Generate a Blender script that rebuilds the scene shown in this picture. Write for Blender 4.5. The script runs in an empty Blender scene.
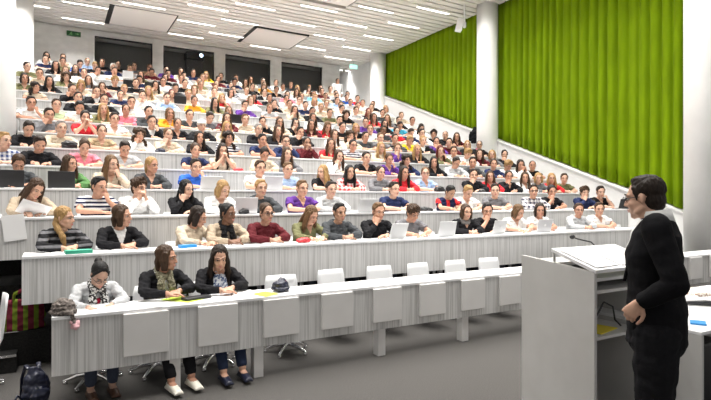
import bpy, bmesh, math, random
from mathutils import Vector as V, Matrix, Euler, noise
random.seed(7)
R=math.radians
scene=bpy.context.scene
COL=scene.collection
# ------------------------------------------------------------------ camera geometry
FPX=525.0; CAMZ=1.65; CA,SA=math.cos(R(29.8)),math.sin(R(29.8))
def ray(px): 
    t=(px-355)/FPX
    return CA*t+SA, CA-SA*t            # world X and Y per metre of depth
def on_Y(px,Y):                        # world X where the sight line of column px meets the plane Y
    a,b=ray(px); return Y*a/b
# ------------------------------------------------------------------ hall measures
def YK(k): return 4.66 if k==1 else 5.84+.94*(k-2)      # front of desk row k
def ZK(k): return .75 if k==1 else 1.12+.34*(k-2)       # desk-top height of row k
def PK(k): return .34*(k-1)                             # floor height behind desk k
NROW=16; XR=10.55; CEIL=7.45; XW=11.5; YB=20.0
# ------------------------------------------------------------------ materials
def mat(name,col=(.5,.5,.5),rough=.6,metal=0,spec=None,emit=None,es=1,objcol=False,trans=0):
    m=bpy.data.materials.new(name); m.use_nodes=True
    b=m.node_tree.nodes['Principled BSDF']
    b.inputs['Base Color'].default_value=(*col,1); b.inputs['Roughness'].default_value=rough
    b.inputs['Metallic'].default_value=metal
    if spec is not None: b.inputs['Specular IOR Level'].default_value=spec
    if emit: b.inputs['Emission Color'].default_value=(*emit,1); b.inputs['Emission Strength'].default_value=es
    if trans: b.inputs['Transmission Weight'].default_value=trans
    m['b']=1
    return m
def N(m,t,**kw):
    n=m.node_tree.nodes.new(t)
    for k,v in kw.items():
        if k in n.inputs: n.inputs[k].default_value=v
        else: setattr(n,k,v)
    return n
def L(m,a,b): m.node_tree.links.new(a,b)
def bsdf(m): return m.node_tree.nodes['Principled BSDF']
def coords(m,scale):
    tc=N(m,'ShaderNodeTexCoord'); mp=N(m,'ShaderNodeMapping'); mp.inputs['Scale'].default_value=scale
    L(m,tc.outputs['Object'],mp.inputs['Vector']); return mp.outputs['Vector']
def noisecol(m,scale,c0,c1,p0=.35,p1=.65,detail=3,bump=0):
    v=coords(m,scale); n=N(m,'ShaderNodeTexNoise',Scale=1.0,Detail=detail); L(m,v,n.inputs['Vector'])
    r=N(m,'ShaderNodeValToRGB'); r.color_ramp.elements[0].position=p0; r.color_ramp.elements[1].position=p1
    r.color_ramp.elements[0].color=(*c0,1); r.color_ramp.elements[1].color=(*c1,1)
    L(m,n.outputs['Fac'],r.inputs['Fac']); L(m,r.outputs['Color'],bsdf(m).inputs['Base Color'])
    if bump:
        bp=N(m,'ShaderNodeBump',Strength=bump,Distance=.01); L(m,n.outputs['Fac'],bp.inputs['Height']); L(m,bp.outputs['Normal'],bsdf(m).inputs['Normal'])
    return m
def objmat(name,rough,scale=(60,60,60),lo=.8,hi=1.1,bump=.1,spec=.3):
    m=mat(name,rough=rough,spec=spec)
    oi=N(m,'ShaderNodeObjectInfo'); v=coords(m,scale); n=N(m,'ShaderNodeTexNoise',Scale=1.0,Detail=2.0); L(m,v,n.inputs['Vector'])
    mr=N(m,'ShaderNodeMapRange'); mr.inputs['From Min'].default_value=.3; mr.inputs['From Max'].default_value=.7
    mr.inputs['To Min'].default_value=lo; mr.inputs['To Max'].default_value=hi; L(m,n.outputs['Fac'],mr.inputs['Value'])
    vm=N(m,'ShaderNodeVectorMath',operation='SCALE'); L(m,oi.outputs['Color'],vm.inputs[0]); L(m,mr.outputs['Result'],vm.inputs['Scale'])
    L(m,vm.outputs['Vector'],bsdf(m).inputs['Base Color'])
    if bump:
        bp=N(m,'ShaderNodeBump',Strength=bump,Distance=.01); L(m,n.outputs['Fac'],bp.inputs['Height']); L(m,bp.outputs['Normal'],bsdf(m).inputs['Normal'])
    return m
M={}
M['cloth']=objmat('cloth',.9,(90,90,90),.85,1.1,.15,.15)
M['skin']=objmat('skin',.5,(30,30,30),.94,1.05,0,.35)
M['hair']=objmat('hair',.55,(160,160,14),.6,1.3,.4,.25)
M['eyewhite']=mat('eye_white',(.50,.46,.43),.35); M['iris']=mat('iris',(.03,.02,.015),.2)
M['brow']=mat('brow',(.06,.04,.025),.8); M['lips']=mat('lips',(.5,.2,.17),.5)
M['neckskin']=mat('neck_skin',(.54,.31,.215),.5)
M['wht']=mat('white_cloth',(.78,.78,.77),.9,spec=.1); M['blk']=mat('black_cloth',(.012,.012,.014),.85,spec=.15)
def stripemat(name,c0,c1,freq,thr=.5,axis='Z',plaid=None):
    m=mat(name,rough=.9,spec=.1)
    tc=N(m,'ShaderNodeTexCoord'); sx=N(m,'ShaderNodeSeparateXYZ'); L(m,tc.outputs['Object'],sx.inputs[0])
    def wave(ax,fr,th):
        mu=N(m,'ShaderNodeMath',operation='MULTIPLY'); mu.inputs[1].default_value=fr; L(m,sx.outputs[ax],mu.inputs[0])
        f=N(m,'ShaderNodeMath',operation='FRACT'); L(m,mu.outputs[0],f.inputs[0])
        g=N(m,'ShaderNodeMath',operation='GREATER_THAN'); g.inputs[1].default_value=th; L(m,f.outputs[0],g.inputs[0]); return g.outputs[0]
    mx=N(m,'ShaderNodeMix',data_type='RGBA'); mx.inputs[6].default_value=(*c0,1); mx.inputs[7].default_value=(*c1,1)
    w=wave(axis,freq,thr)
    if plaid:
        w2=wave('X',freq,thr); ad=N(m,'ShaderNodeMath',operation='ADD'); L(m,w,ad.inputs[0]); L(m,w2,ad.inputs[1])
        ml=N(m,'ShaderNodeMath',operation='MULTIPLY'); ml.inputs[1].default_value=.5; L(m,ad.outputs[0],ml.inputs[0]); w=ml.outputs[0]
    L(m,w,mx.inputs[0]); L(m,mx.outputs[2],bsdf(m).inputs['Base Color']); return m
M['stripe']=stripemat('navy_white_stripes',(.75,.75,.76),(.02,.025,.06),20,.52)
M['kstripe']=stripemat('charcoal_stripes',(.02,.02,.022),(.16,.16,.17),14,.6)
M['plaidr']=stripemat('red_plaid',(.55,.06,.06),(.75,.68,.66),14,.55,plaid=1)
M['plaidb']=stripemat('blue_plaid',(.8,.82,.85),(.04,.07,.2),16,.5,plaid=1)
M['plaidg']=stripemat('grey_plaid',(.7,.68,.68),(.05,.05,.08),14,.5,plaid=1)
M['redblue']=stripemat('navy_red_panels',(.015,.02,.06),(.5,.03,.03),5,.7,axis='X')
M['flower']=noisecol(mat('blue_flowered',rough=.85),(40,40,40),(.05,.1,.25),(.75,.8,.85),.42,.56)
M['scarfkw']=noisecol(mat('black_white_print',rough=.9),(45,45,45),(.015,.015,.015),(.75,.75,.73),.5,.56)
M['olivescarf']=noisecol(mat('olive_print',rough=.9),(70,70,70),(.12,.11,.06),(.36,.34,.24),.4,.6)
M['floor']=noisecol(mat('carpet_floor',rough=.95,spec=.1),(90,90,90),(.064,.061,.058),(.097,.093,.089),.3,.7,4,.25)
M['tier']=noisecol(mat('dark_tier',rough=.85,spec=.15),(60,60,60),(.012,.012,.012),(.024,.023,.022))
M['panel']=noisecol(mat('grooved_panel',rough=.7,spec=.2),(62,3,1.1),(.45,.447,.44),(.64,.637,.63),.34,.56,2,.35)
M['flap']=noisecol(mat('grey_flap',rough=.6),(3,3,3),(.66,.65,.64),(.70,.69,.68))
M['desk']=mat('white_laminate',(.82,.82,.83),.4)
M['white']=noisecol(mat('white_wall',rough=.85,spec=.1),(2,2,2),(.80,.80,.80),(.85,.85,.85))
M['column']=noisecol(mat('white_plaster',rough=.8,spec=.1),(3,3,3),(.83,.83,.82),(.87,.87,.86))
M['backwall']=noisecol(mat('concrete_wall',rough=.9,spec=.1),(3,3,5),(.66,.65,.63),(.75,.74,.72))
M['slat']=noisecol(mat('ceiling_white',rough=.8,spec=.1),(2,30,2),(.70,.68,.64),(.76,.74,.70))
M['slab']=mat('ceiling_slab',(.42,.41,.39),.9); M['hatch']=mat('hatch_plate',(.84,.81,.77),.8); M['black']=mat('black_gap',(.01,.01,.01),.7)
M['curtain']=noisecol(mat('green_curtain',rough=.85,spec=.15),(5,5,1.2),(.155,.250,.0008),(.20,.322,.001),.3,.7)
M['chair']=mat('white_shell',(.74,.75,.76),.4); M['chrome']=mat('chrome',(.75,.75,.76),.18,1)
M['paper']=mat('paper',(.86,.86,.86),.8); M['lime']=mat('lime_paper',(.55,.75,.08),.8); M['yellow']=mat('yellow_paper',(.8,.65,.05),.8)
M['silver']=mat('silver_alu',(.68,.68,.7),.35,.3); M['dark']=mat('dark_plastic',(.02,.02,.022),.4); M['logo']=mat('logo_white',(.9,.9,.9),.4)
M['navybag']=mat('navy_nylon',(.012,.015,.035),.35); M['blueit']=mat('blue_plastic',(.02,.25,.62),.4); M['redit']=mat('red_case',(.6,.03,.04),.5)
M['greenit']=mat('green_book',(.05,.42,.27),.5); M['pink']=mat('pink_plush',(.75,.45,.48),.9); M['knit']=noisecol(mat('brown_knit',rough=.95),(60,60,60),(.06,.05,.045),(.22,.19,.17))
M['bagstripe']=stripemat('bag_stripes',(.13,.19,.02),(.14,.02,.035),11,.45,axis='X')
M['lamp']=mat('lamp_diffuser',(.9,.9,.9),.5,emit=(1,.97,.92),es=3)
M['lectern']=noisecol(mat('lectern_white',rough=.55),(4,4,4),(.54,.535,.52),(.58,.575,.56))
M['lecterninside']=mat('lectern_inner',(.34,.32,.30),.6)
M['exitgreen']=mat('exit_green',(.012,.085,.02),.5); M['exitlit']=mat('exit_lit',(.4,.8,.65),.5,emit=(.45,.9,.75),es=1.2)
M['beam']=mat('projector_lens',(.8,.9,1),.3,emit=(.6,.8,1),es=10)
M['glasspane']=None
g=mat('window_glass',(1,1,1),.02,trans=1.0); bsdf(g).inputs['IOR'].default_value=1.1; M['glasspane']=g
M['booth']=mat('booth_grey',(.30,.30,.29),.9); M['redlight']=mat('shoe_cream',(.78,.75,.66),.5); M['boot']=mat('brown_leather',(.07,.03,.015),.5)
M['news']=noisecol(mat('printed_page',rough=.8),(70,70,70),(.35,.18,.12),(.82,.8,.72),.42,.52)
# ------------------------------------------------------------------ mesh helpers
class MB:
    def __init__(s): s.v=[]; s.f=[]
    def add(s,vs,fs):
        o=len(s.v); s.v+= [tuple(x) for x in vs]; s.f+=[tuple(i+o for i in f) for f in fs]; return s
    def box(s,x0,x1,y0,y1,z0,z1,T=None):
        vs=[V((x,y,z)) for z in (z0,z1) for y in (y0,y1) for x in (x0,x1)]
        if T: vs=[T@p for p in vs]
        return s.add(vs,[(0,2,3,1),(4,5,7,6),(0,1,5,4),(2,6,7,3),(0,4,6,2),(1,3,7,5)])
    def ell(s,c,r,rot=None,n=18,m=11):
        c=V(c); vs=[]; fs=[]
        for i in range(1,m):
            a=math.pi*i/m
            for j in range(n):
                b=2*math.pi*j/n
                p=V((r[0]*math.sin(a)*math.cos(b),r[1]*math.sin(a)*math.sin(b),r[2]*math.cos(a)))
                if rot: p=rot@p
                vs.append(c+p)
        top=V((0,0,r[2])); 
        if rot: top=rot@top
        vs+= [c+top,c-top]; t=len(vs)-2
        for i in range(m-2):
            for j in range(n):
                k=(j+1)%n; fs.append((i*n+j,(i+1)*n+j,(i+1)*n+k,i*n+k))
        for j in range(n):
            k=(j+1)%n; fs.append((t,j,k)); fs.append((t+1,(m-2)*n+k,(m-2)*n+j))
        return s.add(vs,fs)
    def tube(s,P,Rd,n=14,u=None,cap=True,flat=False):
        P=[V(p) for p in P]; Rd=[(r,r) if not isinstance(r,tuple) else r for r in Rd]
        T=[]
        for i in range(len(P)):
            d=P[min(i+1,len(P)-1)]-P[max(i-1,0)]; T.append(d.normalized())
        rings=[]
        if u is None:
            u=V((1,0,0)) if abs(T[0].x)<.8 else V((0,1,0))
        else: u=V(u)
        pr=[]
        for i,p in enumerate(P):
            t=T[i]; a=(u-t*u.dot(t)).normalized(); u=a; b=t.cross(a); pr.append((p,a,b,t,Rd[i]))
        seq=[]
        if cap and not flat:
            p,a,b,t,r=pr[0]; rm=min(r)
            for q in (75,45,20): seq.append((p-t*rm*math.sin(R(q))*.9,a,b,(r[0]*math.cos(R(q)),r[1]*math.cos(R(q)))))
        for p,a,b,t,r in pr: seq.append((p,a,b,r))
        if cap and not flat:
            p,a,b,t,r=pr[-1]; rm=min(r)
            for q in (20,45,75): seq.append((p+t*rm*math.sin(R(q))*.9,a,b,(r[0]*math.cos(R(q)),r[1]*math.cos(R(q)))))
        vs=[]; fs=[]
        for p,a,b,r in seq:
            for j in range(n):
                w=2*math.pi*j/n; vs.append(p+a*r[0]*math.cos(w)+b*r[1]*math.sin(w))
        m=len(seq)
        for i in range(m-1):
            for j in range(n):
                k=(j+1)%n; fs.append((i*n+j,i*n+k,(i+1)*n+k,(i+1)*n+j))
        fs.append(tuple(range(n-1,-1,-1))); fs.append(tuple((m-1)*n+j for j in range(n)))
        return s.add(vs,fs)
    def ring(s,c,r,tr,rot=None,n=28,sy=1.0):
        c=V(c); vs=[]; fs=[]; k=10
        for i in range(n):
            a=2*math.pi*i/n; d=V((math.cos(a),math.sin(a)*sy,0))
            for j in range(k):
                b=2*math.pi*j/k; p=d*(r+tr*math.cos(b))+V((0,0,tr*math.sin(b)))
                if rot: p=rot@p
                vs.append(c+p)
        for i in range(n):
            for j in range(k):
                fs.append((i*k+j,((i+1)%n)*k+j,((i+1)%n)*k+(j+1)%k,i*k+(j+1)%k))
        return s.add(vs,fs)
    def mesh(s,name,m,smooth=False,T=None):
        me=bpy.data.meshes.new(name); me.from_pydata([T@V(p) for p in s.v] if T else s.v,[],s.f)
        bm=bmesh.new(); bm.from_mesh(me); bmesh.ops.recalc_face_normals(bm,faces=bm.faces); bm.to_mesh(me); bm.free()
        for x in (m if isinstance(m,(list,tuple)) else [m]): me.materials.append(x)
        if smooth: me.polygons.foreach_set('use_smooth',[True]*len(me.polygons))
        me.update(); return me
def link(name,me,parent=None,loc=(0,0,0),rot=(0,0,0)):
    o=bpy.data.objects.new(name,me); COL.objects.link(o); o.location=loc; o.rotation_euler=rot
    if parent is not None: o.parent=parent
    return o
def obj(name,mb,m,parent=None,smooth=False,loc=(0,0,0),rot=(0,0,0),bevel=0):
    o=link(name,mb.mesh(name,m,smooth),parent,loc,rot)
    if bevel:
        b=o.modifiers.new('bevel','BEVEL'); b.width=bevel; b.segments=2; b.limit_method='ANGLE'
    return o
def tag(o,label=None,cat=None,group=None,kind=None):
    if label: o['label']=label
    if cat: o['category']=cat
    if group: o['group']=group
    if kind: o['kind']=kind
    return o
def struct(name,mb,m,smooth=False,parent=None):
    o=obj(name,mb,m,parent,smooth)
    if parent is None: o['kind']='structure'
    return o
def empty(name,loc=(0,0,0),rz=0):
    o=bpy.data.objects.new(name,None); COL.objects.link(o); o.location=loc; o.rotation_euler=(0,0,rz); o.empty_display_size=.1; return o
def copy_tree(o,parent=None):
    c=o.copy(); COL.objects.link(c); c.parent=parent
    for ch in o.children: copy_tree(ch,c)
    return c
def fuse(mb,name,m,voxel=.007,sm=3,fac=.5,disp=None,weld=None):
    me=mb.mesh(name+'_raw',m); o=bpy.data.objects.new('tmp',me); COL.objects.link(o)
    r=o.modifiers.new('r','REMESH'); r.mode='VOXEL'; r.voxel_size=voxel
    if sm:
        s=o.modifiers.new('s','SMOOTH'); s.iterations=sm; s.factor=fac
    dg=bpy.context.evaluated_depsgraph_get()
    out=bpy.data.meshes.new_from_object(o.evaluated_get(dg)); out.name=name
    bpy.data.objects.remove(o); bpy.data.meshes.remove(me)
    if disp:
        nr=[v.normal.copy() for v in out.vertices]
        for v,n in zip(out.vertices,nr): v.co+=n*disp(v.co)
    out.polygons.foreach_set('use_smooth',[True]*len(out.polygons))
    if len(out.materials)==0:
        for x in (m if isinstance(m,(list,tuple)) else [m]): out.materials.append(x)
    out.update(); return out
# ------------------------------------------------------------------ body building
def finger_chain(mb,base,d,pn,lens,rad,curl):
    p=V(base); d=V(d).normalized(); pts=[p]; ax=d.cross(pn).normalized()
    for i,l in enumerate(lens):
        d=Matrix.Rotation(curl*(1,1.2,.8)[i],3,ax)@d; p=p+d*l; pts.append(p)
    mb.tube(pts,[rad,rad*.97,rad*.9,rad*.78],10)
def hand(mb,w,d,pn,side,curl=.35,s=1.0,rf=.0088):
    """w wrist, d direction of the fingers, pn palm normal (the way the palm faces), side +1/-1: where the thumb leaves"""
    w=V(w); d=V(d).normalized(); pn=V(pn); pn=(pn-d*pn.dot(d)).normalized(); a=d.cross(pn).normalized()*side
    mb.tube([w-d*.01,w+d*.03*s,w+d*.075*s,w+d*.088*s],[(.024*s,.019*s),(.034*s,.016*s),(.041*s,.014*s),(.039*s,.012*s)],14,u=a)
    ks=[(.031,.088,.075),(.0105,.094,.083),(-.0105,.090,.077),(-.031,.082,.060)]
    for k,(o,f,l) in enumerate(ks):
        b=w+a*o*s+d*(f-.012)*s; dd=(d+a*o*2.2).normalized()
        finger_chain(mb,b,dd,pn,[(l*.45+.012)*s,l*.31*s,l*.24*s],rf*s*(1 if k<3 else .88),curl)
    tb=w+a*.026*s+d*.022*s+pn*.006; td=(d*.75+a*.8+pn*.25).normalized()
    mb.tube([tb,tb+td*.036*s,tb+(td*.9+d*.4).normalized()*.066*s,tb+(td*.7+d*.8).normalized()*.092*s],[.014*s,.0115*s,.0105*s,.0085*s],10)
def head_parts(mb,X):
    """X: function head space -> body space (rigid matrix)"""
    rt=X.to_3x3()
    E=lambda c,r,rr=None: mb.ell(X@V(c),r,rt@rr if rr else rt,22,14)
    Tb=lambda P,r,n=12: mb.tube([X@V(p) for p in P],r,n)
    E((0,.012,.028),(.076,.095,.088)); E((0,-.020,-.028),(.061,.070,.088)); E((0,-.046,-.078),(.040,.040,.034))
    Tb([(-.048,.012,-.052),(-.038,-.03,-.078),(0,-.070,-.096),(.038,-.03,-.078),(.048,.012,-.052)],[.024,.023,.021,.023,.024])
    Tb([(0,-.084,.012),(0,-.098,-.010),(0,-.107,-.030)],[.0085,.0105,.0125]); E((-.012,-.094,-.034),(.009,.010,.008)); E((.012,-.094,-.034),(.009,.010,.008))
    Tb([(-.05,-.062,.022),(-.026,-.083,.024),(0,-.086,.018),(.026,-.083,.024),(.05,-.062,.022)],[.010,.011,.010,.011,.010])
    for s in (-1,1):
        E((s*.040,-.058,-.032),(.021,.022,.020)); E((s*.077,.012,-.006),(.008,.019,.030),Matrix.Rotation(s*R(-18),3,'Z'))
    E((0,-.083,-.062),(.024,.012,.016))
def face_bits(X):
    """eyes, brows and lips: (vertices, faces, slot)"""
    rt=X.to_3x3(); out=[]
    def add(mb,slot): out.append((mb.v,mb.f,slot))
    w=MB(); i=MB(); b=MB(); l=MB()
    for s in (-1,1):
        w.ell(X@V((s*.031,-.0715,.002)),(.0125,.0125,.0070),rt,12,8); i.ell(X@V((s*.031,-.0795,.0015)),(.0068,.0062,.0068),rt,10,8)
        i.tube([X@V((s*.017,-.085,.0055)),X@V((s*.031,-.0865,.0105)),X@V((s*.046,-.078,.006))],[.0016,.0026,.0016],6)
        b.tube([X@V((s*.014,-.0935,.026)),X@V((s*.032,-.0925,.032)),X@V((s*.052,-.073,.027))],[.0034,.0042,.0026],8)
    l.tube([X@V((-.023,-.086,-.063)),X@V((-.008,-.0965,-.0595)),X@V((0,-.0965,-.061)),X@V((.008,-.0965,-.0595)),X@V((.023,-.086,-.063))],[.002,.0048,.004,.0048,.002],8)
    l.tube([X@V((-.021,-.086,-.0645)),X@V((0,-.0965,-.069)),X@V((.021,-.086,-.0645))],[.002,.0058,.002],8)
    add(w,1); add(i,2); add(b,3); add(l,4); return out
def finish_body(mb,X,name,voxel):
    me=fuse(mb,name,[M['skin'],M['eyewhite'],M['iris'],M['brow'],M['lips']],voxel,2,.45)
    bm=bmesh.new(); bm.from_mesh(me)
    for vs,fs,slot in face_bits(X):
        nv=[bm.verts.new(v) for v in vs]
        for f in fs:
            q=bm.faces.new([nv[i] for i in f]); q.material_index=slot; q.smooth=True
    bmesh.ops.recalc_face_normals(bm,faces=bm.faces); bm.to_mesh(me); bm.free()
    while len(me.materials)<5: me.materials.append(M['skin'])
    for i,k in enumerate(('skin','eyewhite','iris','brow','lips')): me.materials[i]=M[k]
    return me
PIV=V((0,-.165,1.035)); HOFF=V((0,-.022,.103))
def headX(yaw,pitch,piv=PIV,roll=0):
    rot=Matrix.Rotation(yaw,4,'Z')@Matrix.Rotation(pitch,4,'X')@Matrix.Rotation(roll,4,'Y')
    return Matrix.Translation(piv)@rot@Matrix.Translation(HOFF)
SH=(.172,-.115,.95)
def arms_of(pose):
    """(shoulder, elbow, wrist, hand dir, palm normal, thumb side, curl) for the -X (right) and +X (left) arm"""
    S=lambda s: V((s*SH[0],SH[1],SH[2]))
    def desk(s,w,d): return (S(s),V((s*.245,-.29,.840)),V(w),V(d),V((0,0,-1)),s,.25)
    if pose=='A': return [desk(-1,(-.055,-.405,.826),(1,-.28,-.03)),desk(1,(.085,-.365,.834),(-1,-.30,-.03))]
    if pose=='W': return [(*desk(-1,(-.12,-.43,.826),(.35,-1,-.02))[:6],.75),desk(1,(.09,-.40,.826),(-.7,-.7,-.02))]
    if pose=='B': return [(S(-1),V((-.20,-.31,.842)),V((-.085,-.290,.965)),V((.32,.10,1)),V((.55,.75,-.1)),1,.95),desk(1,(.03,-.405,.826),(-1,-.28,-.03))]
    if pose=='C': return [desk(-1,(-.03,-.405,.826),(1,-.28,-.03)),(S(1),V((.20,-.31,.842)),V((.085,-.290,.965)),V((-.32,.10,1)),V((-.55,.75,-.1)),-1,.95)]
    if pose=='D': return [(S(-1),V((-.175,-.33,.842)),V((-.05,-.335,.985)),V((.38,.02,1)),V((1,.2,-.3)),1,.6),(S(1),V((.175,-.33,.842)),V((.05,-.345,.985)),V((-.38,.02,1)),V((-1,.2,-.3)),-1,.6)]
    return [(S(-1),V((-.245,-.02,.735)),V((-.13,-.17,.655)),V((.5,-.8,-.1)),V((0,0,-1)),-1,.3),(S(1),V((.245,-.02,.735)),V((.13,-.17,.655)),V((-.5,-.8,-.1)),V((0,0,-1)),1,.3)]
TOR=[((0,0,.505),(.172,.125)),((0,-.02,.62),(.150,.110)),((0,-.06,.76),(.152,.113)),((0,-.095,.865),(.160,.113)),((0,-.118,.935),(.122,.080)),((0,-.13,.985),(.070,.062))]
def legs_of(lg):
    out=[]
    for s in (-1,1):
        hip=V((s*.09,-.01,.50)); knee=V((s*.105,-.43,.50))
        ank=V((s*.10,-.40,.085)) if lg=='n' else V((s*.10,-.62,.085)) if lg=='f' else V((s*.12,-.10,.085))
        if lg=='f': knee=V((s*.10,-.42,.51))
        out.append((hip,knee,ank,s))
    return out
BODY={};TOP={};LEG={};SHOE={}
def body(pose,yaw,pitch,lg='n',voxel=.0068,roll=0):
    key=(pose,yaw,pitch,lg,voxel)
    if key in BODY: return BODY[key]
    mb=MB(); X=headX(R(yaw),R(pitch),roll=R(roll))
    mb.tube([p for p,r in TOR],[r for p,r in TOR],20,u=(1,0,0))
    mb.tube([V((0,-.125,.955)),PIV+V((0,0,.01)),X@V((0,.016,-.05))],[.060,.052,.052],16)
    head_parts(mb,X)
    for s,e,w,d,pn,side,curl in arms_of(pose):
        mb.tube([s+V((-s.x*.45,0,.0)),s+V((0,0,-.006))],[.050,.048],14); mb.tube([s+V((0,0,-.006)),s.lerp(e,.5),e],[.047,.042,.035],14); mb.tube([e,e.lerp(w,.35),w],[.035,.036,.026],14)
        hand(mb,w,d,pn,side,curl)
    for h,k,a,s in legs_of(lg):
        mb.tube([h,h.lerp(k,.5),k],[.085,.076,.058],14); mb.tube([k,k.lerp(a,.35),a],[.056,.055,.037],14)
        mb.tube([a+V((0,.02,-.035)),a+V((0,-.05,-.045)),a+V((0,-.15,-.06))],[(.034,.034),(.038,.03),(.034,.016)],12,u=(1,0,0))
    BODY[key]=finish_body(mb,X,'body',voxel); return BODY[key]
def wrinkle(amp,sc):
    return lambda p: amp*noise.noise(V((p.x*sc,p.y*sc,p.z*sc*1.6)))+amp*.5*noise.noise(V((p.x*sc*2.3+5,p.y*sc*2.3,p.z*sc*2.8)))
def vzone(me,idx,ztop=1.02,zbot=.80,w=.075,front=-.05):
    for p in me.polygons:
        c=p.center
        if c.y<front and p.normal.y<.25 and zbot<c.z<ztop and abs(c.x)<w*(c.z-zbot)/(ztop-.03-zbot)+.002: p.material_index=idx
def top(pose,sl,var='',voxel=.0075):
    key=(pose,sl,var)
    if key in TOP: return TOP[key]
    if var and var!='raw' and (pose,sl,'') :
        me=top(pose,sl,'').copy(); TOP[key]=me
        if var=='vneck': me.materials.append(M['neckskin']); vzone(me,1,zbot=.87,w=.060)
        elif var in ('vest','jacket'):
            me.materials.append(M['wht']); vzone(me,1,zbot=.70 if var=='jacket' else .80,w=.085 if var=='jacket' else .07)
        else: me.materials[0]=M[var]
        return me
    mb=MB(); g=.014
    pts=[(V(p),(r[0]+g,r[1]+g)) for p,r in TOR]; pts[-2]=(V((0,-.122,.937)),(.146,.108)); pts[-1]=(V((0,-.130,.985)),(.086,.080)); pts[0]=(V((0,0,.50)),(.19,.14))
    mb.tube([p for p,r in pts],[r for p,r in pts],22,u=(1,0,0),flat=True)
    mb.ring((0,-.134,.986),.066,.015,Matrix.Rotation(R(18),3,'X'),sy=.95)
    for s,e,w,d,pn,side,curl in arms_of(pose):
        mb.tube([s+V((-s.x*.5,0,.010)),s],[.066,.064],14)
        if sl=='S':
            q=s.lerp(e,.62); mb.tube([s,q],[.062,.060],14,flat=True); mb.ell(s,(.063,.063,.063))
        else:
            mb.tube([s,s.lerp(e,.5),e],[.062,.056,.050],14); q=e.lerp(w,.93); mb.tube([e,e.lerp(w,.4),q],[.050,.047,.036],14,flat=True); mb.ell(e,(.050,.050,.050))
    TOP[key]=fuse(mb,'top',M['cloth'],voxel,3,.5,wrinkle(.011,17)); return TOP[key]
def trousers(lg):
    if lg in LEG: return LEG[lg]
    mb=MB(); mb.tube([(0,.0,.44),(0,0,.56)],[(.185,.14),(.18,.135)],18,u=(1,0,0),flat=True)
    for h,k,a,s in legs_of(lg):
        mb.tube([h,h.lerp(k,.5),k],[.102,.09,.072],14); q=k.lerp(a,.9); mb.tube([k,q],[.070,.055],14); mb.ell(k,(.072,.072,.072))
    LEG[lg]=fuse(mb,'trousers',M['cloth'],.009,3,.5,wrinkle(.006,12)); return LEG[lg]
def shoe(lg,m):
    key=(lg,m.name)
    if key in SHOE: return SHOE[key]
    mb=MB(); h,k,a,s=legs_of(lg)[1]; a=V((0,a.y,a.z))
    mb.tube([a+V((0,.045,-.052)),a+V((0,0,-.050)),a+V((0,-.08,-.055)),a+V((0,-.17,-.066))],[(.036,.034),(.041,.036),(.043,.031),(.036,.02)],14,u=(1,0,0))
    mb.box(-.042,.042,a.y-.19,a.y+.07,0.0,.02)
    SHOE[key]=fuse(mb,'shoe',m,.007,3); return SHOE[key]
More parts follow.
